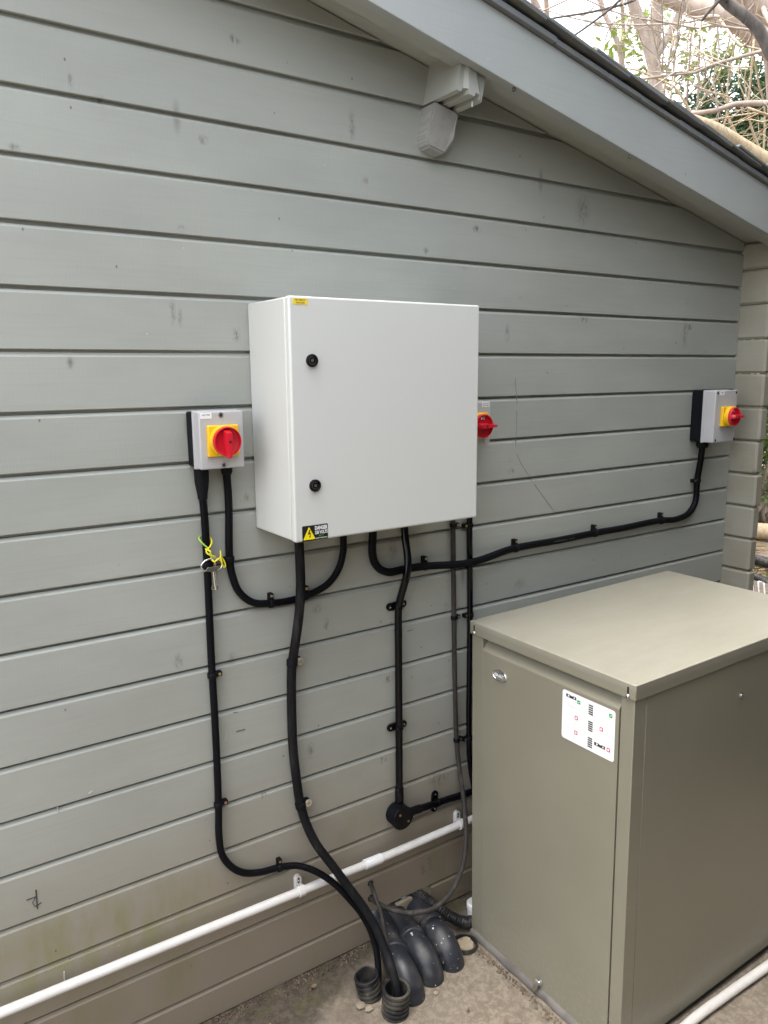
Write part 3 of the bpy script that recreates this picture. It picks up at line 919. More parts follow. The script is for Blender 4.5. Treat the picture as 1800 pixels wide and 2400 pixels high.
def run(name, pts, r, mat, label, cat='cable', group='black cables clipped to the wall'):
    p0 = Vector(pts[0])
    path = [v - p0 for v in spline(pts, .012)]
    o = obj(name, sweep(path, r, 16), mat, None, p0)
    tag(o, label, cat, group)
    return o
# cables that cross over another one step out from the wall there
def lift(pts, zones):
    out = []
    for p in pts:
        y = p[1]
        for (cx, cz, rad, dy) in zones:
            dd = math.hypot(p[0] - cx, p[2] - cz)
            if dd < rad: y -= dy * math.cos(dd / rad * math.pi / 2) ** 2
        out.append((p[0], y, p[2]))
    return out
def dense(pts): return [tuple(v) for v in spline(pts, .03)]
run('power_cable', C1, .0082, M['cable'], 'black cable from the left switch boot curving down to rear corrugated duct')
run('power_cable', C7, .0084, M['cable'], 'U-shaped black cable looping from left switch up into the enclosure')
run('power_cable', lift(dense(C2), [(.80, 1.008, .19, .022)]), .0112, M['dusty'], 'thickest dusty black cable from enclosure corner down into front duct')
run('power_cable', C3, .0050, M['greycable'], 'thin grey cable leaving the upper wall hole into front duct')
run('power_cable', C4, .0066, M['greycable'], 'old grey cable hanging in a long loop beside the boiler')
run('power_cable', C6, .0080, M['gloss'], 'straight black cable running down behind the boiler corner')
run('power_cable', lift(dense(C8), [(1.31, 1.027, .20, .020)]), .0102, M['cable'], 'long black cable sweeping right from enclosure to the far switch')
lc = [o for o in bpy.data.objects if o.get('label', '').startswith('long black cable')][0]
x = 1.655
for ch in 'H07RN-F 4G6':
    if ch != ' ':
        obj('printed_mark', box(-.0022, .0022, -.0003, .0003, -.0012, .0012), M['print'], lc, Vector((x, -.0243, 1.0388)) - lc.location, (0, 0, 0))
    x += .0078
# steel-look conduit down to a round box
cdt = empty('conduit', (1.0987, 0, .3895))
tag(cdt, 'glossy black rigid conduit dropping to the round junction box', 'conduit')
cp = [v - Vector(cdt.location) for v in spline(lift(dense(C5), [(1.112, 1.0336, .115, .024)]), .012)]
obj('tube', sweep(cp, .0098, 18), M['gloss'], cdt)
obj('coupler', lathe([(.0118, 0), (.0118, .042), (.0108, .044)], 20, 'Z', (0, -.014, 0)), M['gloss'], cdt)
jb = empty('junction_box', (1.0930, 0, .3568))
tag(jb, 'round black junction box with two brass screws on wall', 'junction box')
obj('box_body', lathe([(.0300, -.0005), (.0315, -.004), (.0322, -.033), (.0322, -.0365)], 40), M['black_plastic'], jb)
obj('cover', lathe([(.0330, -.0366), (.0333, -.0385), (.0322, -.0405), (.0300, -.0410)], 40), M['gloss'], jb)
for x, z in ((-.0105, .0125), (.0165, -.0130)):
    obj('screw', lathe([(.0032, -.0405), (.0030, -.0425), (.0018, -.0434)], 14, 'Y', (x, 0, z)), M['brass'], jb)
hc = empty('conduit', (1.126, 0, .3515))
tag(hc, 'glossy black conduit running sideways from round box behind the boiler', 'conduit')
obj('tube', sweep([(-.012, -.019, .001), (.10, -.0165, -.0065), (.28, -.0145, -.019), (.42, -.0145, -.028)], .0098, 18), M['gloss'], hc)
obj('coupler', sweep([(-.010, -.019, .001), (.040, -.0178, -.0024)], .0118, 18), M['gloss'], hc)

# white overflow pipe along the foot of the wall
wp = empty('waste_pipe', (1.0, -.025, .2557))
tag(wp, 'long white plastic waste pipe low along the timber wall', 'pipe')
def wz(x): return .2557 + (.2690 - .2557) * (1.0 - x) / .95 if x < 1.0 else .2557 + .002 * (x - 1)
obj('pipe_length', sweep([(x - 1.0, .001 * math.sin(x * 5), wz(x) - .2557) for x in [-1.2 + .1 * k for k in range(39)]], .0107, 20), M['pvc'], wp)
bm = bmesh.new(); add_lathe(bm, [(.0108, -.027), (.0130, -.0265), (.0130, .0255), (.0126, .027), (.0108, .027)], 24, 'X', (.004, 0, 0)); 
obj('coupling', bm_mesh(bm, True), M['white'], wp, (0, 0, 0), (0, .010, 0))
def pipe_clip(x, label):
    z = wz(x)
    r = empty('pipe_clip', (x, 0, z))
    tag(r, label, 'pipe clip', 'white pipe clips')
    bm = bmesh.new(); add_lathe(bm, [(.0110, -.0085), (.0138, -.008), (.0138, .008), (.0110, .0085)], 24, 'X', (0, -.025, 0))
    obj('band', bm_mesh(bm, True), M['pvc'], r)
    lobe = [(-.0085, -.010)] + [(-.0085 * math.cos(a), .024 + .0095 * math.sin(a)) for a in [math.pi * k / 10 for k in range(11)]] + [(.0085, -.010)]
    obj('upper_lug', prism([(a, b) for a, b in lobe], -.0125, -.0006, 'XZ', .0008), M['pvc'], r)
    low = [(.0065, -.008)] + [(.0065 * math.cos(a), -.0185 - .0055 * math.sin(a)) for a in [math.pi * k / 8 for k in range(9)]] + [(-.0065, -.008)]
    obj('lower_lug', prism(low, -.0105, -.0006, 'XZ', .0008), M['pvc'], r)
    obj('slot', prism([(-.0026, .014), (.0026, .014), (.0030, .024), (.0015, .029), (-.0015, .029), (-.0030, .024)], -.0131, -.0120), M['dark_hole'], r)
    obj('screw', lathe([(.0024, -.0129), (.0018, -.0136)], 12, 'Y', (0, 0, .021)), M['zinc'], r)
pipe_clip(.7900, 'white clip holding the waste pipe left of the crossing black cables')
pipe_clip(1.3050, 'white clip holding the waste pipe beside the boiler, behind the grey cable')

# ------------------------------------------------------------------ clips
def p_clip(x, z, axis, tab, r, rc, label, washer=False, screw='brass', tl=.0150):
    """axis: direction of the cable in the wall plane (radians from +x); tab: side of the lug"""
    o = empty('cable_clip', (x, 0, z))
    tag(o, label, 'cable clip', 'black plastic cable clips')
    bm = bmesh.new()
    wd = .0115 if r < .0105 else .016
    add_lathe(bm, [(r * .95, -wd / 2), (r + .0016, -wd / 2), (r + .0022, -wd / 2 + .0008), (r + .0022, wd / 2 - .0008), (r + .0016, wd / 2), (r * .95, wd / 2)], 20, 'X', (0, -rc, 0))
    obj('strap', bm_mesh(bm, True), M['black_plastic'], o, None, (0, -axis, 0))
    d = rc + .0035
    bm = bmesh.new()
    add_box(bm, -wd / 2 * .92, wd / 2 * .92, -d, -.0006, r * .35, r + tl, .0012, 2)
    lug = obj('lug', flats(bm_mesh(bm, True)), M['black_plastic'], o, None, (0, math.pi / 2 - tab, 0))
    zc = r + tl - .0062
    if washer:
        obj('washer', lathe([(.0098, -d - .0002), (.0098, -d - .0012), (.0094, -d - .0016)], 30, 'Y', (0, 0, zc)), M['zinc'], lug)
        d += .0015
    obj('screw_head', lathe([(.0036, -d + .0002), (.0034, -d - .0012), (.0024, -d - .0018), (.0010, -d - .0012)], 16, 'Y', (0, 0, zc)), M[screw], lug)
UP, RT, LF, V, H = math.pi / 2, 0.0, math.pi, math.pi / 2, 0.0
p_clip(.5935, 1.1230, V, RT, .0082, .011, 'cable clip behind the hanging key')
p_clip(.5922, .8690, V, RT, .0082, .011, 'middle clip on the leftmost black cable')
p_clip(.5915, .5548, V, RT, .0082, .011, 'lower clip on the leftmost black cable, coppery screw', screw='copper')
p_clip(.7404, .3345, math.radians(-5), UP, .0082, .011, 'lowest clip, above the white pipe, where black cable leaves wall', screw='copper')
p_clip(.6462, 1.1287, V, LF, .0084, .011, 'clip at the right of the hanging key')
p_clip(.7430, 1.0100, math.radians(-4), UP, .0084, .011, 'clip on the U-shaped cable, left of the thick cable')
p_clip(.8344, 1.0125, math.radians(8), UP, .0084, .011, 'clip on the U-shaped cable, just right of the thick cable')
p_clip(.7900, .8559, math.radians(85), RT, .0112, .015, 'upper big-washer clip on the thickest cable', True)
p_clip(.8007, .4841, math.radians(100), RT, .0112, .015, 'lower big-washer clip on the thickest cable', True)
p_clip(1.2813, 1.1289, V, RT, .0066, .010, 'clip on grey cable just below the enclosure', tl=.0135)
p_clip(1.2866, .8722, V, RT, .0066, .010, 'clip on grey cable level with the boiler lid', screw='zinc', tl=.0135)
p_clip(1.2990, .5107, V, RT, .0066, .010, 'lowest clip on grey cable, beside the boiler', screw='zinc', tl=.0135)
p_clip(1.3377, 1.1233, V, LF, .0080, .011, 'left-facing clip under the enclosure on the rightmost vertical cable', tl=.0125)
p_clip(1.3428, .8702, V, LF, .0080, .011, 'left-facing clip beside the boiler lid corner', tl=.0125)
p_clip(1.3439, .5042, V, LF, .0080, .011, 'left-facing clip half hidden by the boiler edge', screw='zinc', tl=.0125)
p_clip(1.1854, 1.0335, 0, UP, .0102, .014, 'first clip of the long cable, near the conduit')
p_clip(1.5061, 1.0377, 0, UP, .0102, .014, 'second clip of the long cable, right of the enclosure')
p_clip(1.8377, 1.0402, 0, UP, .0102, .014, 'third clip of the long cable, mid wall')
p_clip(2.1612, 1.0430, 0, UP, .0102, .014, 'fourth clip of the long cable, before its bend')
p_clip(2.3437, 1.1606, V, LF, .0102, .014, 'clip on the vertical end of long cable below far switch', tl=.011)

def saddle(x, z, axis, label, rc=.014):
    o = empty('conduit_saddle', (x, 0, z), (0, -axis, 0))
    tag(o, label, 'saddle', 'black conduit saddles')
    n = 12
    poly = []
    for s in (1, -1):
        for k in range(n + 1):
            a = math.pi * k / n
            poly.append((s * .0095 * math.cos(a), s * (.0215 + .0095 * math.sin(a))))
    obj('base_plate', prism(poly, -.0075, -.0006, 'XZ', .001), M['gloss'], o)
    bm = bmesh.new(); add_lathe(bm, [(.0095, -.0065), (.0116, -.006), (.0120, -.002), (.0112, 0), (.0120, .002), (.0116, .006), (.0095, .0065)], 22, 'X', (0, -rc, 0))
    obj('strap', bm_mesh(bm, True), M['gloss'], o)
    for s in (1, -1):
        obj('screw', lathe([(.0026, -.0074), (.0024, -.0090), (.0012, -.0098)], 12, 'Y', (0, 0, s * .0215)), M['chrome'], o)
saddle(1.0995, .9393, math.radians(93), 'upper black saddle on the vertical conduit')
saddle(1.0989, .6065, V, 'lower black saddle on the vertical conduit')
saddle(1.2255, .3450, math.radians(-4), 'black saddle on the sideways conduit near the boiler', .0165)

# ------------------------------------------------------------------ key on a twist of earth wire
key = empty('enclosure_key', (.595, -.035, 1.10))
tag(key, 'small chrome double-bit key hanging by a yellow wire', 'key')
def kp(p): return Vector(p) - Vector(key.location)
bow = [(0.5794,-0.0350,1.1155),(.5735,-.035,1.1215),(0.5717,-0.0350,1.1282),(.5760,-.035,1.1350),(0.5840,-0.0350,1.1395),(.595,-.035,1.1412),(0.6064,-0.0350,1.1395),(.6150,-.035,1.1340),(0.6189,-0.0350,1.1260),(.6165,-.035,1.1190),(.6080,-.035,1.1140)]
obj('bow', sweep([kp(p) for p in spline(bow, .002)], .0019, 10), M['chrome'], key)
web = [(.5800, 1.1150), (.5860, 1.1233), (.6077, 1.1238), (.6150, 1.1190), (.6065, 1.1135), (.6020, 1.1085), (.5965, 1.1085), (.5920, 1.1132)]
obj('web', prism([(a - .595, b - 1.10) for a, b in web], -.0016, .0016, 'XZ', .0004), M['chrome'], key)
obj('shank', sweep([kp((.5990, -.035, 1.112)), kp((.6005, -.035, 1.092)), kp((.6020, -.035, 1.0715))], .0033, 16), M['chrome'], key)
obj('bit', box(-.0075, .0070, -.0012, .0012, -.0265, -.0205, .0004), M['chrome'], key, (.0065, 0, -.0010), (0, .07, 0))
ew = empty('earth_wire', (.59, -.03, 1.16))
tag(ew, 'twisted green and yellow wire tied round the leftmost cable', 'wire')
def ep(pts): return [v - Vector(ew.location) for v in spline(pts, .003)]
obj('strand', sweep(ep([(0.5885,-0.0015,1.1862),(0.5800,-0.0100,1.1858),(0.5752,-0.0220,1.1830),(0.5804,-0.0270,1.1747),(0.5894,-0.0300,1.1647),(0.5942,-0.0340,1.1546),(0.5880,-0.0370,1.1520),(0.5850,-0.0320,1.1564)]), .0018, 8), M['wire_g'], ew)
obj('strand', sweep(ep([(0.6000,-0.0020,1.1830),(0.6040,-0.0120,1.1805),(0.6025,-0.0230,1.1735),(0.5930,-0.0330,1.1666),(0.5847,-0.0340,1.1586),(0.5898,-0.0370,1.1509),(0.6035,-0.0350,1.1445)]), .0018, 8), M['wire'], ew)
obj('strand', sweep(ep([(.5845,-.030,1.1630),(.592,-.037,1.158),(0.5954,-0.0330,1.1455),(0.5963,-0.0350,1.1394),(0.5992,-0.0400,1.1347),(0.6101,-0.0380,1.1395),(0.6160,-0.0340,1.1406),(0.6224,-0.0310,1.1362),(0.6264,-0.0340,1.1212),(0.6235,-0.0370,1.1174),(0.6183,-0.0400,1.1236),(0.6141,-0.0420,1.1397),(0.6147,-0.0400,1.1570)]), .0018, 8), M['wire'], ew)

# ------------------------------------------------------------------ ducts and bends at the foot of the wall
def corr_r(r, amp, pitch):
    def f(s, L):
        t = (s / pitch) % 1.0
        return r + amp * (1 if .15 < t < .6 else (-1 if .7 < t or t < .05 else 0))
    return f
def duct(x, y, h, r, lean, label):
    o = empty('corrugated_duct', (x, y, 0), lean)
    tag(o, label, 'duct', 'cut corrugated ducts in the floor')
    prof = []
    p = .0125
    z = -.03
    outer = []
    while z < h:
        t = ((z + .03) / p) % 1
        outer.append((r + (.0022 if t < .55 else -.0022), z)); z += p / 10
    inner = [(r - .0042, h), (r - .0046, h - .01), (r - .0046, -.03)]
    bm = bmesh.new()
    add_lathe(bm, outer + [(r - .001, h + .001)] + inner, 36, 'Z', (0, 0, 0), False, False)
    obj('sleeve', bm_mesh(bm, True), M['corr'], o)
    obj('inside_floor', lathe([(r - .005, -.012), (r * .2, -.012)], 24, 'Z'), M['dark_hole'], o)
duct(.9300, -.2330, .064, .0315, (.05, .03, 0), 'front black corrugated duct stub holding the thick cable')
duct(.9095, -.1520, .054, .0290, (-.10, -.16, 0), 'rear black corrugated duct stub holding the thin black cable')

def bend(xw, xe, yend, label, r=.0340, lift_=0):
    o = empty('pipe_bend', (xe, yend, 0))
    tag(o, label, 'pipe bend', 'dark grey pipe bends between wall and floor')
    c0 = Vector((xe, yend, 0))
    zc = .043 + lift_
    R = .072
    pts = [Vector((xw, .06, zc - .006)), Vector((xw + (xe - xw) * .35, -.02, zc - .001)), Vector((xw + (xe - xw) * .75, yend + R + .03, zc + .002))]
    n = 12
    for k in range(n + 1):
        a = math.pi / 2 * k / n
        pts.append(Vector((xe, yend + R - R * math.sin(a), zc + .003 - R + R * math.cos(a))))
    pts.append(Vector((xe, yend, -.06)))
    P = [p - c0 for p in pts]
    obj('spigot', sweep([P[0], P[1], P[2]], r - .0022, 32), M['soilpipe'], o)
    S = P[2:]
    L2 = (S[1] - S[0]).length
    obj('elbow', sweep(spline(S, .006), r, 36), M['soilpipe'], o)
    d = (S[1] - S[0]).normalized()
    col = sweep([S[0] - d * .0015, S[0], S[0] + d * .016, S[0] + d * .0175], lambda s, L: r + (.0034 if .001 < s < L - .001 else .0012), 36)
    obj('socket', col, M['soilpipe'], o)
    # push-fit seam round the outside of the bend
    obj('seam', sweep([S[9], S[9] + (S[10] - S[9]).normalized() * .0016], r + .0008, 36), M['soilpipe'], o)
    return o
bend(1.062, .9930, -.218, 'nearest dark grey pipe bend, touching the cut ducts')
bend(1.100, 1.0670, -.200, 'middle dark grey pipe bend spattered with white paint', .0345)
bend(1.163, 1.1410, -.192, 'dark grey pipe bend closest to the boiler', .0345)
# packing board in the wall opening
tag(obj('packing_board', box(1.094, 1.146, .004, .016, .020, .0765), M['mortar'], None, (0, -.012, 0), None), 'scrap of brown board packed above the pipes in wall opening', 'board')
# mortar filled stub
ms = empty('pipe_stub', (1.2105, -.1600, -.010))
tag(ms, 'broken pipe stub filled with mortar beside the boiler foot', 'pipe stub')
obj('rim', lathe([(.034, -.02), (.035, .016), (.033, .020), (.030, .019), (.0295, .004)], 30, 'Z', (0, 0, 0), False, False), M['corr'], ms)
bm = bmesh.new(); add_lathe(bm, [(.0298, .004), (.022, .016), (.008, .019)], 20, 'Z')
for v in bm.verts: v.co += Vector((rnd.uniform(-.002, .002), rnd.uniform(-.002, .002), rnd.uniform(-.002, .003)))
obj('mortar_fill', bm_mesh(bm, True), M['mortar'], ms)
# black corrugated hose
hp = [(1.160, .04, .066), (1.172, .0, .072), (1.188, -.040, .062), (1.206, -.075, .047), (1.229, -.104, .032), (1.256, -.118, .022), (1.30, -.120, .02)]
hs_ = spline(hp, .0016)
p0 = Vector(hp[0])
tag(obj('corrugated_hose', sweep([v - p0 for v in hs_], corr_r(.0150, .0014, .0064), 22), M['corr'], None, p0), 'black corrugated hose from wall opening to the boiler base', 'hose')
p0 = Vector((1.2915, -.105, 0))
tag(obj('pipe_stub', lathe([(.020, -.01), (.020, .046), (.0225, .047), (.0225, .060), (.019, .064)], 28, 'Z'), M['white'], None, p0), 'short white pipe stub just showing past the boiler corner', 'pipe stub')
# holes in the wall board where the two grey cables pass
for x, z, r in ((1.0115, .1735, .0085), (1.0112, .1290, .0095)):
    bm = bmesh.new()
    add_lathe(bm, [(r, -.0012), (r * 1.06, .006)], 18, 'Y', (0, 0, 0))
    for v in bm.verts: v.co.x += rnd.uniform(-.0012, .0012); v.co.z += rnd.uniform(-.0012, .0018)
    cab('cable_hole', bm_mesh(bm), M['dark_hole'], (x, 0, z))

# ------------------------------------------------------------------ boiler
bo = empty('outdoor_boiler', (1.2555, -.387, 0.004), (0, -math.radians(.70), 0))
tag(bo, 'olive grey steel outdoor boiler cabinet standing against the wall', 'boiler')
def bp(name, me, mat, loc=None, rot=None, parent=None): return obj(name, me, mat, parent or bo, loc, rot)
YA, YB = .256, -.255          # local y of wall side and camera side
LX = .800
bp('side_casing', box(.0405, LX - .002, YB + .0015, YA - .0015, .012, .875, .002), M['boiler'])
bp('door_post', box(.0028, .0400, YA - .0425, YA - .0018, .010, .868, .0015), M['boiler'])
bp('door_post', box(.0028, .0400, YB + .0016, YB + .0355, .010, .868, .0015), M['boiler'])
bp('cross_rail', box(.0330, .0400, YB + .036, YA - .043, .80, .872), M['dark_hole'])
# door with a top flange that slopes inwards
dy0, dy1 = YB + .0385, YA - .0435
prof = [(.0020, .008), (.0020, .8315), (.0030, .8345), (.0300, .8700), (.0320, .8700), (.0320, .008)]
bm = bmesh.new()
add_prism(bm, prof, dy0, dy1, 'XZ')
me = bm_mesh(bm)
door = bp('door', me, M['boiler'])
lidm = bmesh.new()
add_box(lidm, -.0012, LX + .004, YB - .003, YA + .003, .8655, .9000, .0022, 3)
bp('lid', flats(bm_mesh(lidm, True)), M['boiler'])
bp('plinth', box(.012, LX - .004, YB + .006, YA - .006, -.004, .013), M['dark_hole'])
# slots and bolts at the lid corners
def stadium(w, h, n=6):
    pts = []
    for s in (1, -1):
        for k in range(n + 1):
            a = math.pi * k / n
            pts.append((s * w / 2 * math.cos(a), s * ((h - w) / 2 + w / 2 * math.sin(a))))
    return pts
def dome(r): return [(r, 0), (r * .98, -r * .25), (r * .75, -r * .6), (r * .4, -r * .78)]
for y in (YA - .0135, YB + .0165):
    bp('lid_slot', prism([(a + y, b + .8840) for a, b in stadium(.0046, .0165)], -.0017, .0005, 'YZ'), M['dark_hole'])
    bm = bmesh.new(); add_lathe(bm, [(r, h) for r, h in dome(.0052)], 18, 'X', (-.0014, y, .8712))
    b_ = bp('bolt', bm_mesh(bm, True), M['zinc'])
    for a in (0.2, 0.2 + math.pi / 2):
        me = box(-.0058, -.0050, -.0028, .0028, -.0006, .0006)
        bp('cross_slot', me, M['dark_hole'], (0, y, .8712), (a, 0, 0), b_)
bm = bmesh.new(); add_lathe(bm, [(.0075, 0), (.0075, -.0012), (.0048, -.0016), (.0046, -.0040), (.0020, -.0052)], 18, 'Y', (.386, YB + .0014, .7760))
bp('side_bolt', bm_mesh(bm, True), M['zinc'])
# oval badge
n = 40
oval = lambda a, b: [(a * math.cos(2 * math.pi * k / n), b * math.sin(2 * math.pi * k / n)) for k in range(n)]
bm = bmesh.new()
rings = []
for sc, xx in ((1.0, .0), (1.0, -.0022), (.93, -.0032), (.88, -.0026), (.86, -.0020)):
    rings.append([bm.verts.new((xx, a * sc, b * sc)) for a, b in oval(.0255, .0150)])
for a, b in zip(rings, rings[1:]):
    for k in range(n): bm.faces.new((a[k], a[(k + 1) % n], b[(k + 1) % n], b[k]))
bm.faces.new(rings[-1])
badge = bp('badge', bm_mesh(bm, True), M['chrome'], (.0018, .1478, .7862))
bp('lettering', text_fit('GRANT', .0085, .0340, .02), M['white'], (-.0028, 0, 0), LEFT, badge)
# instruction sticker
cy, cz = -.1330, .7665
stk = bp('instruction_sticker', prism(rrect(.148, .1155, .0065), .0014, .0021, 'YZ'), M['white'], (0, cy, cz))
def sline(pts, w=.0008, mat='greyink', x=.0012):
    V, F = [], []
    P = [Vector((x, p[0], p[1])) for p in pts]
    for i, p in enumerate(P):
        t = (P[min(i + 1, len(P) - 1)] - P[max(i - 1, 0)]).normalized()
        nr = Vector((0, -t.z, t.y)) * w / 2
        V += [p + nr, p - nr]
    for i in range(len(P) - 1): F.append((2 * i, 2 * i + 2, 2 * i + 3, 2 * i + 1))
    bp('print_line', pyd(V, F), M[mat], None, None, stk)
def srect(y0, y1, z0, z1, mat, x=.0011): bp('print_block', pyd([(x, y0, z0), (x, y1, z0), (x, y1, z1), (x, y0, z1)], [(0, 1, 2, 3)]), M[mat], None, None, stk)
# sticker is read from the -x side: its left edge lies towards +y
U = lambda u, v: (.074 - u * .148, .0575 - v * .115)       # u to the right, v downwards, 0..1
def uline(pts, **k): sline([U(*p) for p in pts], **k)
def urect(u0, u1, v0, v1, mat, x=.0011):
    a, b = U(u0, v0), U(u1, v1); srect(a[0], b[0], b[1], a[1], mat, x)
uline([(.445, .02), (.445, .985)], w=.0007)
def tick_box(u, v, ok):
    s = .030; t = s * 148 / 115
    if ok:
        urect(u - s, u + s, v - t, v + t, 'green')
        sline([U(u - .016, v), U(u - .004, v + .016), U(u + .016, v - .018)], w=.0016, mat='white', x=.0009)
    else:
        urect(u - s, u + s, v - t, v + t, 'pinkink'); urect(u - s * .55, u + s * .55, v - t * .55, v + t * .55, 'white', .0009)
def level(u0, u1, v):
    urect(u0, u1, v, v + .062, 'ink'); urect(u0 + .035, u0 + .065, v + .012, v + .046, 'white', .0009); urect(u1 - .05, u1 - .025, v + .014, v + .046, 'white', .0009); urect(u0 + .09, u0 + .135, v - .002, v + .012, 'white', .0009)
level(.075, .275, .055)
tick_box(.325, .13, True); tick_box(.285, .47, False); tick_box(.285, .775, False)
for v in (.16, .47, .80):
    uline([(.265, v - .03), (.265, v + .17)], w=.0006); uline([(.27, v + .06), (.36, v + .06)], w=.0006); uline([(.27, v + .115), (.36, v + .115)], w=.0006)
for u in (.10, .15, .20):
    uline([(u + .03 * math.cos(a), .22 + .07 * math.sin(a)) for a in [2 * math.pi * k / 14 for k in range(15 if u == .10 else 8)]], w=.0006)
uline([(.10, .29), (.26, .30)], w=.0006)
uline([(.05, .42), (.10, .37), (.18, .46), (.13, .56), (.05, .42)], w=.0006); uline([(.18, .46), (.26, .47)], w=.0006); uline([(.13, .56), (.26, .60)], w=.0006)
uline([(.05, .80), (.11, .73), (.19, .80), (.12, .90), (.05, .80)], w=.0006); uline([(.11, .73), (.26, .76)], w=.0006); uline([(.17, .84), (.26, .86)], w=.0006)
for v in (.075, .405, .735):
    for k in range(5): urect(.515, .60, v + k * .043, v + k * .043 + .027, 'ink')
    uline([(.62, v + .10), (.95, v + .12)], w=.0006); uline([(.62, v + .135), (.94, v + .165)], w=.0006); uline([(.945, v + .10), (.945, v + .21)], w=.0006)
tick_box(.92, .115, True); tick_box(.76, .46, False); tick_box(.90, .80, False)
level(.64, .84, .77)
# winged quarter-turn fastener low on the door
wg = empty('wing', (0, 0, 0)); COL.objects.unlink(wg); bpy.data.objects.remove(wg)
bm = bmesh.new(); add_lathe(bm, [(.0085, 0), (.0085, -.003), (.006, -.0045), (.0045, -.010)], 20, 'X', (.002, 0, 0))
fs = bp('door_fastener', bm_mesh(bm, True), M['zinc'], (0, -.0085, .029))
wing = [(-.004, -.018), (.004, -.018), (.0065, -.006), (.0045, 0), (.0065, .008), (.0085, .017), (.004, .0215), (-.003, .020), (-.0062, .008), (-.0045, 0), (-.0062, -.008)]
bm = bmesh.new(); add_prism(bm, wing, -.011, -.0075, 'YZ')
for v in bm.verts: v.co.x += -abs(v.co.z) * .35
bmesh.ops.bevel(bm, geom=bm.edges[:], offset=.0006, segments=2, affect='EDGES')
bp('wing_nut', bm_mesh(bm, True), M['zinc'], None, (.35, 0, 0), fs)
# bent edge of the base tray in front of the door
pts = []
V, F = [], []
for k in range(41):
    y = YA - .004 - (YA - YB - .01) * k / 40
    wob = .0014 * math.sin(k * .35) + .0012 * math.sin(k * .9)
    for dx, dz in ((.004, .012 + wob * .5), (-.002, .010 + wob * .6), (-.0075 + wob, .002), (-.0075 + wob, -.006)):
        V.append((dx, y, dz))
for k in range(40):
    for j in range(3):
        a = k * 4 + j; F.append((a, a + 4, a + 5, a + 1))
bp('base_tray_edge', pyd(V, F, True), M['tray'])

# white hose on the floor beside the boiler
hp = [(1.02, -1.02, .010), (1.16, -.80, .010), (1.30, -.690, .010), (1.4633, -.668, .012), (1.6234, -.668, .012), (1.80, -.673, .012), (2.05, -.68, .012), (2.4, -.70, .012)]
hp = hp[2:]
p0 = Vector(hp[0])
tag(obj('white_hose', sweep([v - p0 for v in spline(hp, .02)], .0115, 16), M['pvc'], None, p0), 'white plastic hose lying on the floor along the boiler', 'hose')

# ------------------------------------------------------------------ loose bits on the floor
def crumbs(n, sampler, smin, smax, name, mat, flat=1.0):
    V, F = [], []
    for _ in range(n):
        x, y, z = sampler(); s = rnd.uniform(smin, smax)
        b = len(V)
        q = Matrix.Rotation(rnd.uniform(0, 6.28), 3, 'Z')
        for vx, vy, vz in ((1, 0, -.3), (-.6, .8, -.3), (-.5, -.9, -.3), (.1, .1, .9)):
            p = q @ Vector((vx * s * rnd.uniform(.6, 1.3), vy * s * rnd.uniform(.6, 1.3), vz * s * flat)); V.append((x + p.x, y + p.y, z + p.z))
        F += [(b, b + 1, b + 3), (b + 1, b + 2, b + 3), (b + 2, b, b + 3), (b, b + 2, b + 1)]
    return tag(obj(name, pyd(V, F), mat), kind='stuff')
tag(crumbs(900, lambda: (rnd.uniform(.2, 1.24), -abs(rnd.gauss(0, .022)) - .004, .001), .0012, .0045, 'dirt_crumbs', M['debris']), 'brown dirt crumbs along the wall foot', 'dirt')
tag(crumbs(500, lambda: ((1.238 - abs(rnd.gauss(0, .012))), rnd.uniform(-.66, -.14), .001), .001, .0035, 'grit', M['debris']), 'fine grit along the boiler foot', 'grit')
tag(crumbs(140, lambda: (rnd.uniform(.25, 1.2), rnd.uniform(-.55, -.06), .001), .0008, .0025, 'fine_grit', M['debris'], .5), 'scattered specks over the concrete', 'grit')
# mortar lumps round the ducts
def lump(x, y, r, label, mat, h=.5):
    bm = bmesh.new()
    bmesh.ops.create_icosphere(bm, subdivisions=2, radius=1)
    for v in bm.verts:
        k = 1 + .35 * noise.noise(v.co * 1.7 + Vector((x * 30, y * 30, 0)))
        v.co = Vector((v.co.x * r * k, v.co.y * r * k * .8, max(-.2, v.co.z) * r * k * h))
    tag(obj('mortar_lump', bm_mesh(bm, False), mat, None, (x, y, .001)), label, 'lump')
lump(.868, -.172, .013, 'pale mortar lump left of rear duct', M['mortar'], .3)
lump(.880, -.192, .011, 'small pale lump between the duct stubs', M['mortar'], .3)
lump(1.045, -.247, .007, 'little pale stone before the middle pipe bend', M['mortar'], .5)
# curled dead leaves
def dead_leaf(x, y, s, a, label):
    V, F = [], []
    for i in range(5):
        t = i / 4 - .5
        wdt = (1 - (2 * t) ** 2) * .32 + .02
        for sgn in (-1, 0, 1):
            V.append((t * s, sgn * wdt * s, .001 + s * .18 * abs(sgn) + s * .12 * (2 * t) ** 2))
    for i in range(4):
        for j in range(2):
            p = i * 3 + j; F.append((p, p + 3, p + 4, p + 1))
    bm = bmesh.new(); bm.from_mesh(pyd(V, F)); 
    bmesh.ops.solidify(bm, geom=bm.faces[:], thickness=.0006)
    tag(obj('dead_leaf', bm_mesh(bm), M['leaf_dry'], None, (x, y, .003), (0, 0, a)), label, 'leaf', 'dead leaves on the concrete')
for x, y, s, a, lb in ((.655, -.105, .014, .8, 'curled brown leaf on damp concrete, leftmost of the fallen leaves'), (1.075, -.335, .012, .5, 'curled brown leaf on pale concrete in front of the pipe bends'),
                       (1.13, -.42, .010, 1.9, 'tiny brown leaf on concrete nearest the boiler fastener'), (.80, -.06, .016, .2, 'brown leaf lying against the wall foot left of the ducts')):
    dead_leaf(x, y, s, a, lb)

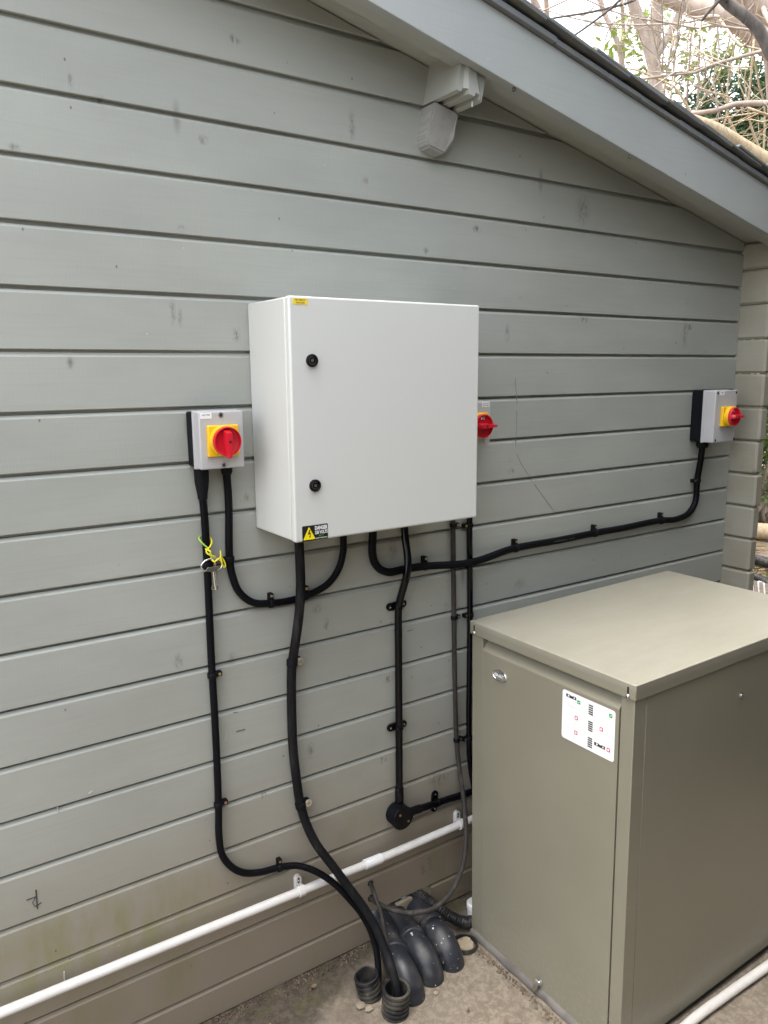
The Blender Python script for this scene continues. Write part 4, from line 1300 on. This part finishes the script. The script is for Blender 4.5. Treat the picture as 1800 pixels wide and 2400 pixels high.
# ------------------------------------------------------------------ trees beyond the roof
def limb_data(pts, r0, r1, n=8, stepl=.06, wob=.0):
    path = spline(pts, stepl)
    if wob:
        path = [p + Vector((noise.noise(p * 3) * wob, noise.noise(p * 3 + Vector((9, 0, 0))) * wob, noise.noise(p * 3 + Vector((0, 9, 0))) * wob)) if 0 < i < len(path) - 1 else p for i, p in enumerate(path)]
    return path, sweep_data(path, lambda s, L: r0 + (r1 - r0) * (s / max(L, 1e-6)), n)
def tree(name, root, label, mat, limbs, twigs=0, tw_mat=None, seed=1, group='trees behind the roof', leaf=None):
    rr = random.Random(seed)
    t = empty(name, root); R0 = Vector(root)
    tag(t, label, 'tree', group)
    allp = []
    for i, (nm, pts, r0, r1) in enumerate(limbs):
        path, (V, F) = limb_data(pts, r0, r1, 10 if r0 > .05 else 7, .08, .02)
        obj(nm, pyd([v - R0 for v in V], F, True), mat if nm != 'twig' else (tw_mat or mat), t)
        allp.append((path, r0))
    if twigs:
        V, F = [], []
        for _ in range(twigs):
            path, r0 = rr.choice(allp)
            p = path[rr.randrange(len(path))].copy()
            if p.z < 2.2: continue
            d = Vector((rr.gauss(0, 1), rr.gauss(0, 1), rr.gauss(.35, .7))).normalized()
            L = rr.uniform(.3, 1.1)
            def shoot(p, d, L, r, depth):
                pts = [p]
                q = p.copy(); dd = d.copy()
                for k in range(6):
                    dd = (dd + Vector((rr.gauss(0, .15), rr.gauss(0, .15), rr.gauss(.03, .14)))).normalized()
                    q = q + dd * (L / 6); pts.append(q.copy())
                v, f = sweep_data(pts, lambda s, LL: r * (1 - .75 * s / LL), 4, False)
                b = len(V); V.extend(v); F.extend([tuple(i + b for i in ff) for ff in f])
                if depth:
                    for _ in range(rr.randint(1, 3)):
                        k = rr.randint(1, 5)
                        shoot(pts[k], (dd + Vector((rr.gauss(0, .8), rr.gauss(0, .8), rr.gauss(0, .8)))).normalized(), L * rr.uniform(.35, .65), r * .6, depth - 1)
            shoot(p, d, L, rr.uniform(.0028, .0065), 2)
        tw = obj('twigs', pyd([v - R0 for v in V], F, True), tw_mat or mat, t)
        tw['kind'] = 'stuff'
    return t

def leaf_mesh(centers, size, rr, droop=.2):
    V, F = [], []
    for c in centers:
        d = Vector((rr.gauss(0, 1), rr.gauss(0, 1), rr.gauss(-droop, .6))).normalized()
        sd_ = d.cross(Vector((rr.gauss(0, .4), rr.gauss(0, .4), 1))).normalized()
        up = sd_.cross(d)
        L = size * rr.uniform(.65, 1.25); w = L * rr.uniform(.18, .26)
        b = len(V); c = Vector(c)
        V += [c, c + d * L * .45 + sd_ * w + up * w * .35, c + d * L, c + d * L * .45 - sd_ * w + up * w * .35]
        F += [(b, b + 1, b + 2), (b, b + 2, b + 3)]
    return V, F

def bush(name, root, label, blobs, n, size, mat, stem_mat, seed, group=None, stems=9, top=None):
    rr = random.Random(seed)
    t = empty(name, root); R0 = Vector(root)
    tag(t, label, 'shrub', group)
    tot = sum(b[3] ** 2 for b in blobs)
    cs = []
    for (cx, cy, cz, r) in blobs:
        m = int(n * r * r / tot)
        for k in range(max(1, m // 9)):
            d = Vector((rr.gauss(0, 1), rr.gauss(0, 1), rr.gauss(0, 1))).normalized()
            p = Vector((cx, cy, cz)) + Vector((d.x, d.y, d.z * .85)) * r * (rr.uniform(.35, 1) ** .5) * (1 + .3 * noise.noise(d * 3 + Vector((cx, cy, cz))))
            for q in range(9):
                cs.append(p + Vector((rr.gauss(0, 1), rr.gauss(0, 1), rr.gauss(0, 1))) * size * .7)
    V, F = leaf_mesh(cs, size, rr)
    f = obj('foliage', pyd([v - R0 for v in V], F), mat, t); f['kind'] = 'stuff'
    for k in range(stems):
        (cx, cy, cz, r) = rr.choice(blobs)
        e = Vector((cx + rr.gauss(0, r * .5), cy + rr.gauss(0, r * .5), cz + rr.gauss(0, r * .4)))
        s = R0 + Vector((rr.gauss(0, .08), rr.gauss(0, .08), 0))
        mid = s.lerp(e, .5) + Vector((rr.gauss(0, .15), rr.gauss(0, .15), .1))
        path, (v, ff) = limb_data([s, mid, e], .03, .008, 6, .12, .03)
        obj('stem', pyd([q - R0 for q in v], ff, True), stem_mat, t)
    return t

tree('bare_tree', (5.42, 2.62, 0), 'pale pinkish forked tree trunk standing behind the roof', M['bark_pale'], [
    ('trunk', [(5.42,2.62,-.1),(5.40,2.58,1.5),(5.35,2.55,2.8),(5.3240,2.5350,3.4440),(5.2980,2.5160,3.5560),(5.2310,2.4990,3.7550),(5.1760,2.4620,3.9430),(5.1410,2.4240,4.0780),(5.1010,2.3840,4.2170),(5.0580,2.3290,4.3740),(4.95,2.2,5.3)], .085, .035),
    ('limb', [(5.2250,2.4950,3.7740),(5.1560,2.5000,3.9200),(5.0950,2.5140,4.0260),(5.0250,2.5340,4.1320),(4.9620,2.5450,4.2330),(4.8940,2.5380,4.3650),(4.7,2.5,5.2)], .048, .025),
    ('limb', [(5.21,2.49,3.80),(5.24,2.35,4.0),(5.20,2.2,4.3),(5.1,2.05,4.8)], .03, .015)], 26, M['bark_grey'], 3)
tree('bare_tree', (5.70, 3.10, 0), 'slim bare tree leaning left of the pale forked trunk', M['bark_pale'], [
    ('trunk', [(5.70,3.1,-.1),(5.66,3.07,2),(5.5800,3.0530,3.7860),(5.5290,3.0440,3.9280),(5.4550,3.0400,4.0990),(5.3780,3.0460,4.2450),(5.2870,3.0700,4.3800),(5.2230,3.0680,4.4990),(5.0,3.05,5.3)], .035, .018),
    ('limb', [(5.45,3.04,4.1),(5.5,2.95,4.35),(5.45,2.9,4.8)], .015, .007)], 6, M['bark_grey'], 4)
tree('bare_tree', (6.05, 3.45, 0), 'thin upright bare stem far behind the slim leaning tree', M['bark_grey'], [
    ('trunk', [(6.05,3.45,-.1),(6.0,3.42,2.2),(5.9620,3.4070,4.1280),(5.8630,3.3520,4.4400),(5.7660,3.3040,4.7040),(5.6,3.2,5.5)], .028, .014)], 6, M['bark_grey'], 5)
tree('bare_tree', (5.05, 3.36, 0), 'thin tree stem leaning just above the roof edge, leftmost', M['bark_pink'], [
    ('trunk', [(5.05,3.36,-.1),(5.0,3.36,2.2),(4.9150,3.3630,4.2860),(4.8540,3.3670,4.3870),(4.7950,3.3710,4.4760),(4.5,3.4,5.2)], .045, .025)], 6, M['bark_grey'], 6)
tree('bare_tree', (5.46, 3.83, 0), 'thin upright tree stem next to the leftmost leaning one', M['bark_pink'], [
    ('trunk', [(5.46,3.83,-.1),(5.44,3.82,2.5),(5.4140,3.8040,4.5070),(5.3700,3.7700,4.6470),(5.3280,3.7430,4.7620),(5.2,3.7,5.6)], .034, .02)], 6, M['bark_grey'], 7)
tree('bare_tree', (5.75, 1.42, 0), 'large brown tree with a thick pinkish limb over the roof', M['bark_pink'], [
    ('trunk', [(5.75,1.42,-.1),(5.6,1.45,1.6),(5.40,1.49,2.9),(5.2080,1.5240,3.5700),(5.1270,1.5530,3.7260),(5.0550,1.5920,3.8330),(4.9970,1.6260,3.9120),(4.9060,1.6640,4.0460),(4.7,1.7,5.0)], .15, .06),
    ('limb', [(5.30,1.45,3.2),(5.1080,1.3750,3.4220),(4.9920,1.4810,3.5570),(4.8930,1.5730,3.6550),(4.7920,1.6740,3.7300),(4.6910,1.7750,3.7960),(4.6100,1.8550,3.8420),(4.5390,1.9200,3.8850),(4.3,2.2,4.1)], .085, .035),
    ('branch', [(5.3,1.0,3.0),(4.75,.75,2.95),(4.45,.85,2.94),(4.2890,0.9880,2.9490),(4.2320,1.0780,2.9550),(4.1900,1.1430,2.9570),(4.1660,1.1830,2.9480),(4.1340,1.2370,2.9370),(4.0780,1.3150,2.9400),(4.0310,1.3810,2.9370),(3.9,1.5,2.92)], .024, .012),
    ('branch', [(5.05,1.55,3.8),(4.5,1.1,3.35),(4.2,.85,3.2),(4.0650,0.8420,3.1370),(4.0240,0.9160,3.1270),(3.9690,1.0080,3.1150),(3.9030,1.1150,3.1010),(3.8650,1.1790,3.0830),(3.8050,1.2590,3.0880),(3.7340,1.3520,3.0870),(3.6550,1.4520,3.0820),(3.4,1.7,3.06)], .016, .005),
    ('branch', [(3.8810,1.1450,3.1030),(3.8500,1.1970,3.0890),(3.8020,1.2570,3.0980),(3.7160,1.3600,3.1150)], .005, .002),
    ('branch', [(4.5,1.5,3.6),(4.15,1.1,3.25),(3.9760,0.9290,3.2220),(3.9270,0.9920,3.2430),(3.8560,1.0780,3.2700),(3.8140,1.1390,3.2680),(3.7380,1.2240,3.2990),(3.6560,1.3080,3.3350),(3.5890,1.3740,3.3620),(3.5050,1.4480,3.4020),(3.3,1.6,3.5)], .009, .003),
    ('branch', [(4.6,1.8,3.75),(4.3,1.35,3.5),(4.1300,1.3100,3.4560),(4.0820,1.3830,3.4470),(4.0100,1.4810,3.4450),(3.9150,1.5960,3.4530),(3.8160,1.7010,3.4770),(3.7470,1.7670,3.4970),(3.5,2.0,3.6)], .008, .003)], 40, M['bark_grey'], 8)
tree('bare_tree', (4.10, -.05, 0), 'dark barked branch hanging over the roof in the top right corner', M['bark_dark'], [
    ('trunk', [(4.10,-.05,-.1),(4.05,-.02,1.2),(3.85,.12,2.2),(3.55,.38,2.68),(3.4080,0.4690,2.8720),(3.3780,0.4840,2.9240),(3.3460,0.5030,2.9720),(3.2960,0.5460,3.0240),(3.2480,0.5900,3.0640),(3.2100,0.6190,3.1010),(3.05,.75,3.35),(2.9,.9,3.9)], .046, .018),
    ('branch', [(3.24,.595,3.075),(3.1700,0.5600,3.062),(3.1430,0.5650,3.0450),(3.1410,0.5820,3.0280),(3.1350,0.6020,3.0100),(3.1280,0.6320,2.9800)], .013, .005),
    ('branch', [(3.0,.82,3.5),(3.15,1.0,3.34),(3.1740,1.1000,3.2500),(3.1540,1.1440,3.2180),(3.1270,1.1940,3.1860),(3.0950,1.2500,3.1500),(3.0540,1.3140,3.1140),(2.95,1.45,3.04)], .008, .0035),
    ('branch', [(3.0,.82,3.5),(3.25,1.0,3.33),(3.2890,1.1130,3.2780),(3.2250,1.1970,3.2660),(3.1560,1.2800,3.2560),(3.0850,1.3630,3.2450),(3.0120,1.4470,3.2300),(2.8,1.65,3.2)], .008, .0035)], 8, M['bark_grey'], 9)
tree('bare_tree', (4.95, .35, 0), 'stout tan limb sloping down behind the lower roof edge', M['bark_tan'], [
    ('trunk', [(4.95,.35,-.1),(4.85,.40,1.3),(4.55,.60,2.22),(4.2650,0.8350,2.5710),(4.1870,0.9340,2.6590),(4.1290,1.0010,2.7150),(4.0700,1.0670,2.7710),(4.0130,1.1260,2.8180),(3.9680,1.1740,2.8470),(3.88,1.28,2.91),(3.75,1.45,3.04)], .085, .016)], 6, M['bark_tan'], 10)
tree('bare_tree', (5.15, 1.62, 0), 'tangle of pale slender stems before the evergreen shrub', M['bark_tan'], [
    ('stem', [(5.3,2.0,0),(5.3,2.05,2.2),(5.2470,2.0500,3.2050),(5.1990,2.0840,3.2780),(5.1590,2.1110,3.3400),(5.0970,2.1500,3.4320),(5.0380,2.1880,3.5140),(4.9740,2.2470,3.5590),(4.8,2.4,3.65)], .022, .007),
    ('stem', [(5.0,1.75,0),(4.99,1.76,2.2),(4.9790,1.7690,3.0770),(4.9780,1.7200,3.1800),(4.9400,1.6860,3.3530),(4.9150,1.6570,3.4700),(4.8940,1.6300,3.5670),(4.85,1.6,3.8)], .012, .005),
    ('stem', [(5.0,2.0,0),(5.0,2.0,2.4),(5.0190,1.9640,3.3090),(5.0360,1.8880,3.4090),(5.0440,1.8300,3.4900),(5.0400,1.7980,3.5560),(5.0,1.7,3.8)], .010, .005),
    ('stem', [(4.75,1.2,0),(4.72,1.21,2),(4.6720,1.2320,2.7910),(4.6350,1.2560,2.8690),(4.5910,1.2850,2.9560),(4.5510,1.2980,3.0550),(4.5340,1.2840,3.1320),(4.5,1.25,3.4)], .011, .006),
    ('stem', [(5.25,1.55,0),(5.22,1.56,2.4),(5.1830,1.5650,3.2310),(5.1270,1.5850,3.3590),(5.0800,1.5890,3.4810),(5.0150,1.6030,3.6190),(4.9,1.65,4)], .012, .006),
    ('stem', [(4.75,1.2,2.6),(4.4880,1.3970,3.0530),(4.4780,1.3750,3.1220),(4.4210,1.4420,3.1560),(4.3470,1.5190,3.2070)], .011, .005),
    ('stem', [(4.45,.95,2.85),(4.4000,1.0300,2.9030),(4.3510,1.0940,2.9350),(4.3120,1.1370,2.9720)], .011, .007)], 60, M['bark_tan'], 11)
bush('evergreen_shrub', (6.75, 2.75, 0), 'tall dark evergreen shrub with narrow glossy leaves', [(6.85, 2.55, 2.9, .75), (6.45, 2.95, 3.15, .62), (6.95, 2.35, 3.5, .55), (6.5, 2.7, 3.75, .42), (7.2, 2.2, 3.1, .7), (6.8, 2.9, 2.1, .9), (7.3, 2.6, 2.3, .9), (6.3, 3.1, 2.9, .5), (6.6, 2.5, 3.2, .5), (6.75, 2.45, 3.75, .45), (6.4, 2.65, 3.45, .4)], 34000, .072, M['leaf_dark'], M['bark_grey'], 21)
bush('leafy_tree', (6.30, 3.30, 0), 'thin bright green leaves scattered over the bare branches', [(5.9, 3.0, 4.2, .5), (6.2, 2.8, 4.4, .6), (6.5, 2.5, 4.35, .6), (5.7, 3.2, 4.1, .35)], 1100, .09, M['leaf_lime'], M['bark_grey'], 22)
bush('garden_shrub', (7.55, 2.75, 0), 'low leafy green shrub beyond the cabin corner', [(7.5, 2.75, .55, .42), (7.6, 2.6, .95, .4), (7.7, 2.9, 1.25, .45), (7.9, 2.6, .6, .4)], 3200, .09, M['leaf_mid'], M['bark_grey'], 23)
bush('garden_shrub', (8.6, 3.3, 0), 'taller dark leafy shrub behind the low green one', [(8.6, 3.2, 1.0, .8), (8.9, 2.9, 1.8, .8), (8.5, 3.6, 1.9, .9)], 3600, .11, M['leaf_dark'], M['bark_grey'], 24)

# clipped hedge that closes the passage on the right, mirrored in the boiler; those behind are added for shade
def hedge(root, runs, h, label, seed):
    rr = random.Random(seed)
    t = empty('evergreen_hedge', root); R0 = Vector(root)
    tag(t, label, 'hedge', 'hedges round the passage')
    cs = []; V2, F2 = [], []
    for (x0, y0, x1, y1, th) in runs:
        a = Vector((x0, y0, 0)); b = Vector((x1, y1, 0)); d = (b - a); L = d.length; d.normalize(); nrm = Vector((-d.y, d.x, 0))
        for _ in range(int(L * h * 420)):
            side = rr.choice((-1, 1, 1, -1, 0))
            u = rr.uniform(0, L); z = rr.uniform(.02, h) ; w = side * th / 2
            if side == 0: z = h; w = rr.uniform(-th / 2, th / 2)
            p = a + d * u + nrm * w + Vector((0, 0, z))
            p += Vector((rr.gauss(0, .05), rr.gauss(0, .05), rr.gauss(0, .05))) + nrm * .10 * noise.noise(p * 2.2)
            cs.append(p)
        b0 = len(V2)
        m = 14
        for i in range(m + 1):
            p = a + d * (L * i / m)
            k = th * .38 * (1 + .3 * noise.noise(p * 2))
            V2 += [p + nrm * k, p + nrm * k * .9 + Vector((0, 0, h * .95)), p - nrm * k * .9 + Vector((0, 0, h * .95)), p - nrm * k]
        for i in range(m):
            for j in range(3):
                q = b0 + i * 4 + j; F2.append((q, q + 4, q + 5, q + 1))
        F2 += [(b0, b0 + 1, b0 + 2, b0 + 3), (b0 + 4 * m, b0 + 4 * m + 3, b0 + 4 * m + 2, b0 + 4 * m + 1)]
    V, F = leaf_mesh(cs, .11, rr)
    f = obj('foliage', pyd([v - R0 for v in V], F), M['leaf_hedge'], t); f['kind'] = 'stuff'
    obj('inner_growth', pyd([v - R0 for v in V2], F2), M['bark_dark'], t)
hedge((2.6, -1.3, 0), [(2.55, -4.2, 2.55, -1.25, 1.0), (2.70, -1.05, 5.2, .35, .8)], 3.2, 'dark evergreen hedge on the right of the passage, mirrored in the boiler side', 31)
hedge((1.6, -1.8, 0), [(.70, -2.10, 2.15, -1.50, .6)], 2.9, 'dark evergreen bush added behind the viewer to shade the boiler side', 32)  # unseen bush, added to darken the boiler's long side

hedge((-1.5, -3.2, 0), [(-3.4, -3.2, .3, -3.2, .7)], 2.4, 'evergreen hedge added behind the viewer on the left to shade the low wall', 33)  # unseen hedge, added to cut sky light on the lower wall

# ------------------------------------------------------------------ ground beyond the corner
rr = random.Random(5)
cs = [(rr.uniform(5.3, 9.5), rr.uniform(1.0, 4.5), rr.uniform(0, .02)) for _ in range(3800)]
V, F = leaf_mesh(cs, .075, rr, 0)
V = [Vector((v.x, v.y, max(-.008, min(.035, v.z * .3)))) for v in V]
tag(obj('leaf_litter', pyd(V, F), M['leaf_dry']), 'brown dead leaves covering the soil beyond the corner', 'leaves', kind='stuff')
def pave(x0, x1, y0, y1, label):
    tag(obj('paving_slab', box(x0, x1, y0, y1, -.03, .018, .004), M['paving']), label, 'paving slab', kind='structure')
pave(4.05, 5.36, .95, 1.42, 'pale paving slab beyond the cabin corner')
V, F = [], []
for _ in range(900):
    x, y = rr.uniform(5.35, 6.0), rr.uniform(1.15, 1.85)
    b = len(V); h = rr.uniform(.01, .04)
    dx, dy = rr.gauss(0, .012), rr.gauss(0, .012)
    V += [(x - .008, y, -.01), (x + .008, y + .004, -.01), (x + dx, y + dy, h)]; F.append((b, b + 1, b + 2))
tag(obj('moss_patch', pyd(V, F), M['moss']), 'bright yellow-green moss between the two corrugated pipes', 'moss', kind='stuff')
def ground_pipe(pts, r, label):
    p0 = Vector(pts[0])
    path = spline(pts, .006)
    tag(obj('corrugated_pipe', sweep([v - p0 for v in path], corr_r(r, r * .09, .022), 16), M['corr'], None, p0), label, 'pipe', 'corrugated pipes on the ground')
ground_pipe([(5.62, 2.35, .045), (5.74, 1.95, .045), (5.78, 1.74, .045), (5.75, 1.60, .045), (5.70, 1.30, .045)], .038, 'black corrugated pipe lying on leaf litter, farther one')
ground_pipe([(5.45, 1.85, .028), (5.37, 1.56, .028), (5.33, 1.42, .028), (5.27, 1.31, .028), (5.1, 1.05, .028)], .024, 'black corrugated pipe along the pale paving, nearer one')
lg = empty('fallen_log', (6.6, 2.25, .07))
tag(lg, 'short fallen log among the leaf litter', 'log')
obj('log_body', sweep(spline([(-.5, .55, 0), (0, .1, .01), (.35, -.3, 0), (.7, -.7, .0)], .06), .075, 12), M['bark_tan'], lg)
# slatted drain cover in front of the paving
dc = empty('drain_grating', (4.75, 1.02, 0))
tag(dc, 'dark slatted grating beside the pale paving', 'grating')
for k in range(7):
    obj('slat', box(-.5, .55, -.012, .012, .020, .034, .002), M['bark_dark'], dc, (0, -.02 + .042 * k - .10, 0), (0, 0, .55))
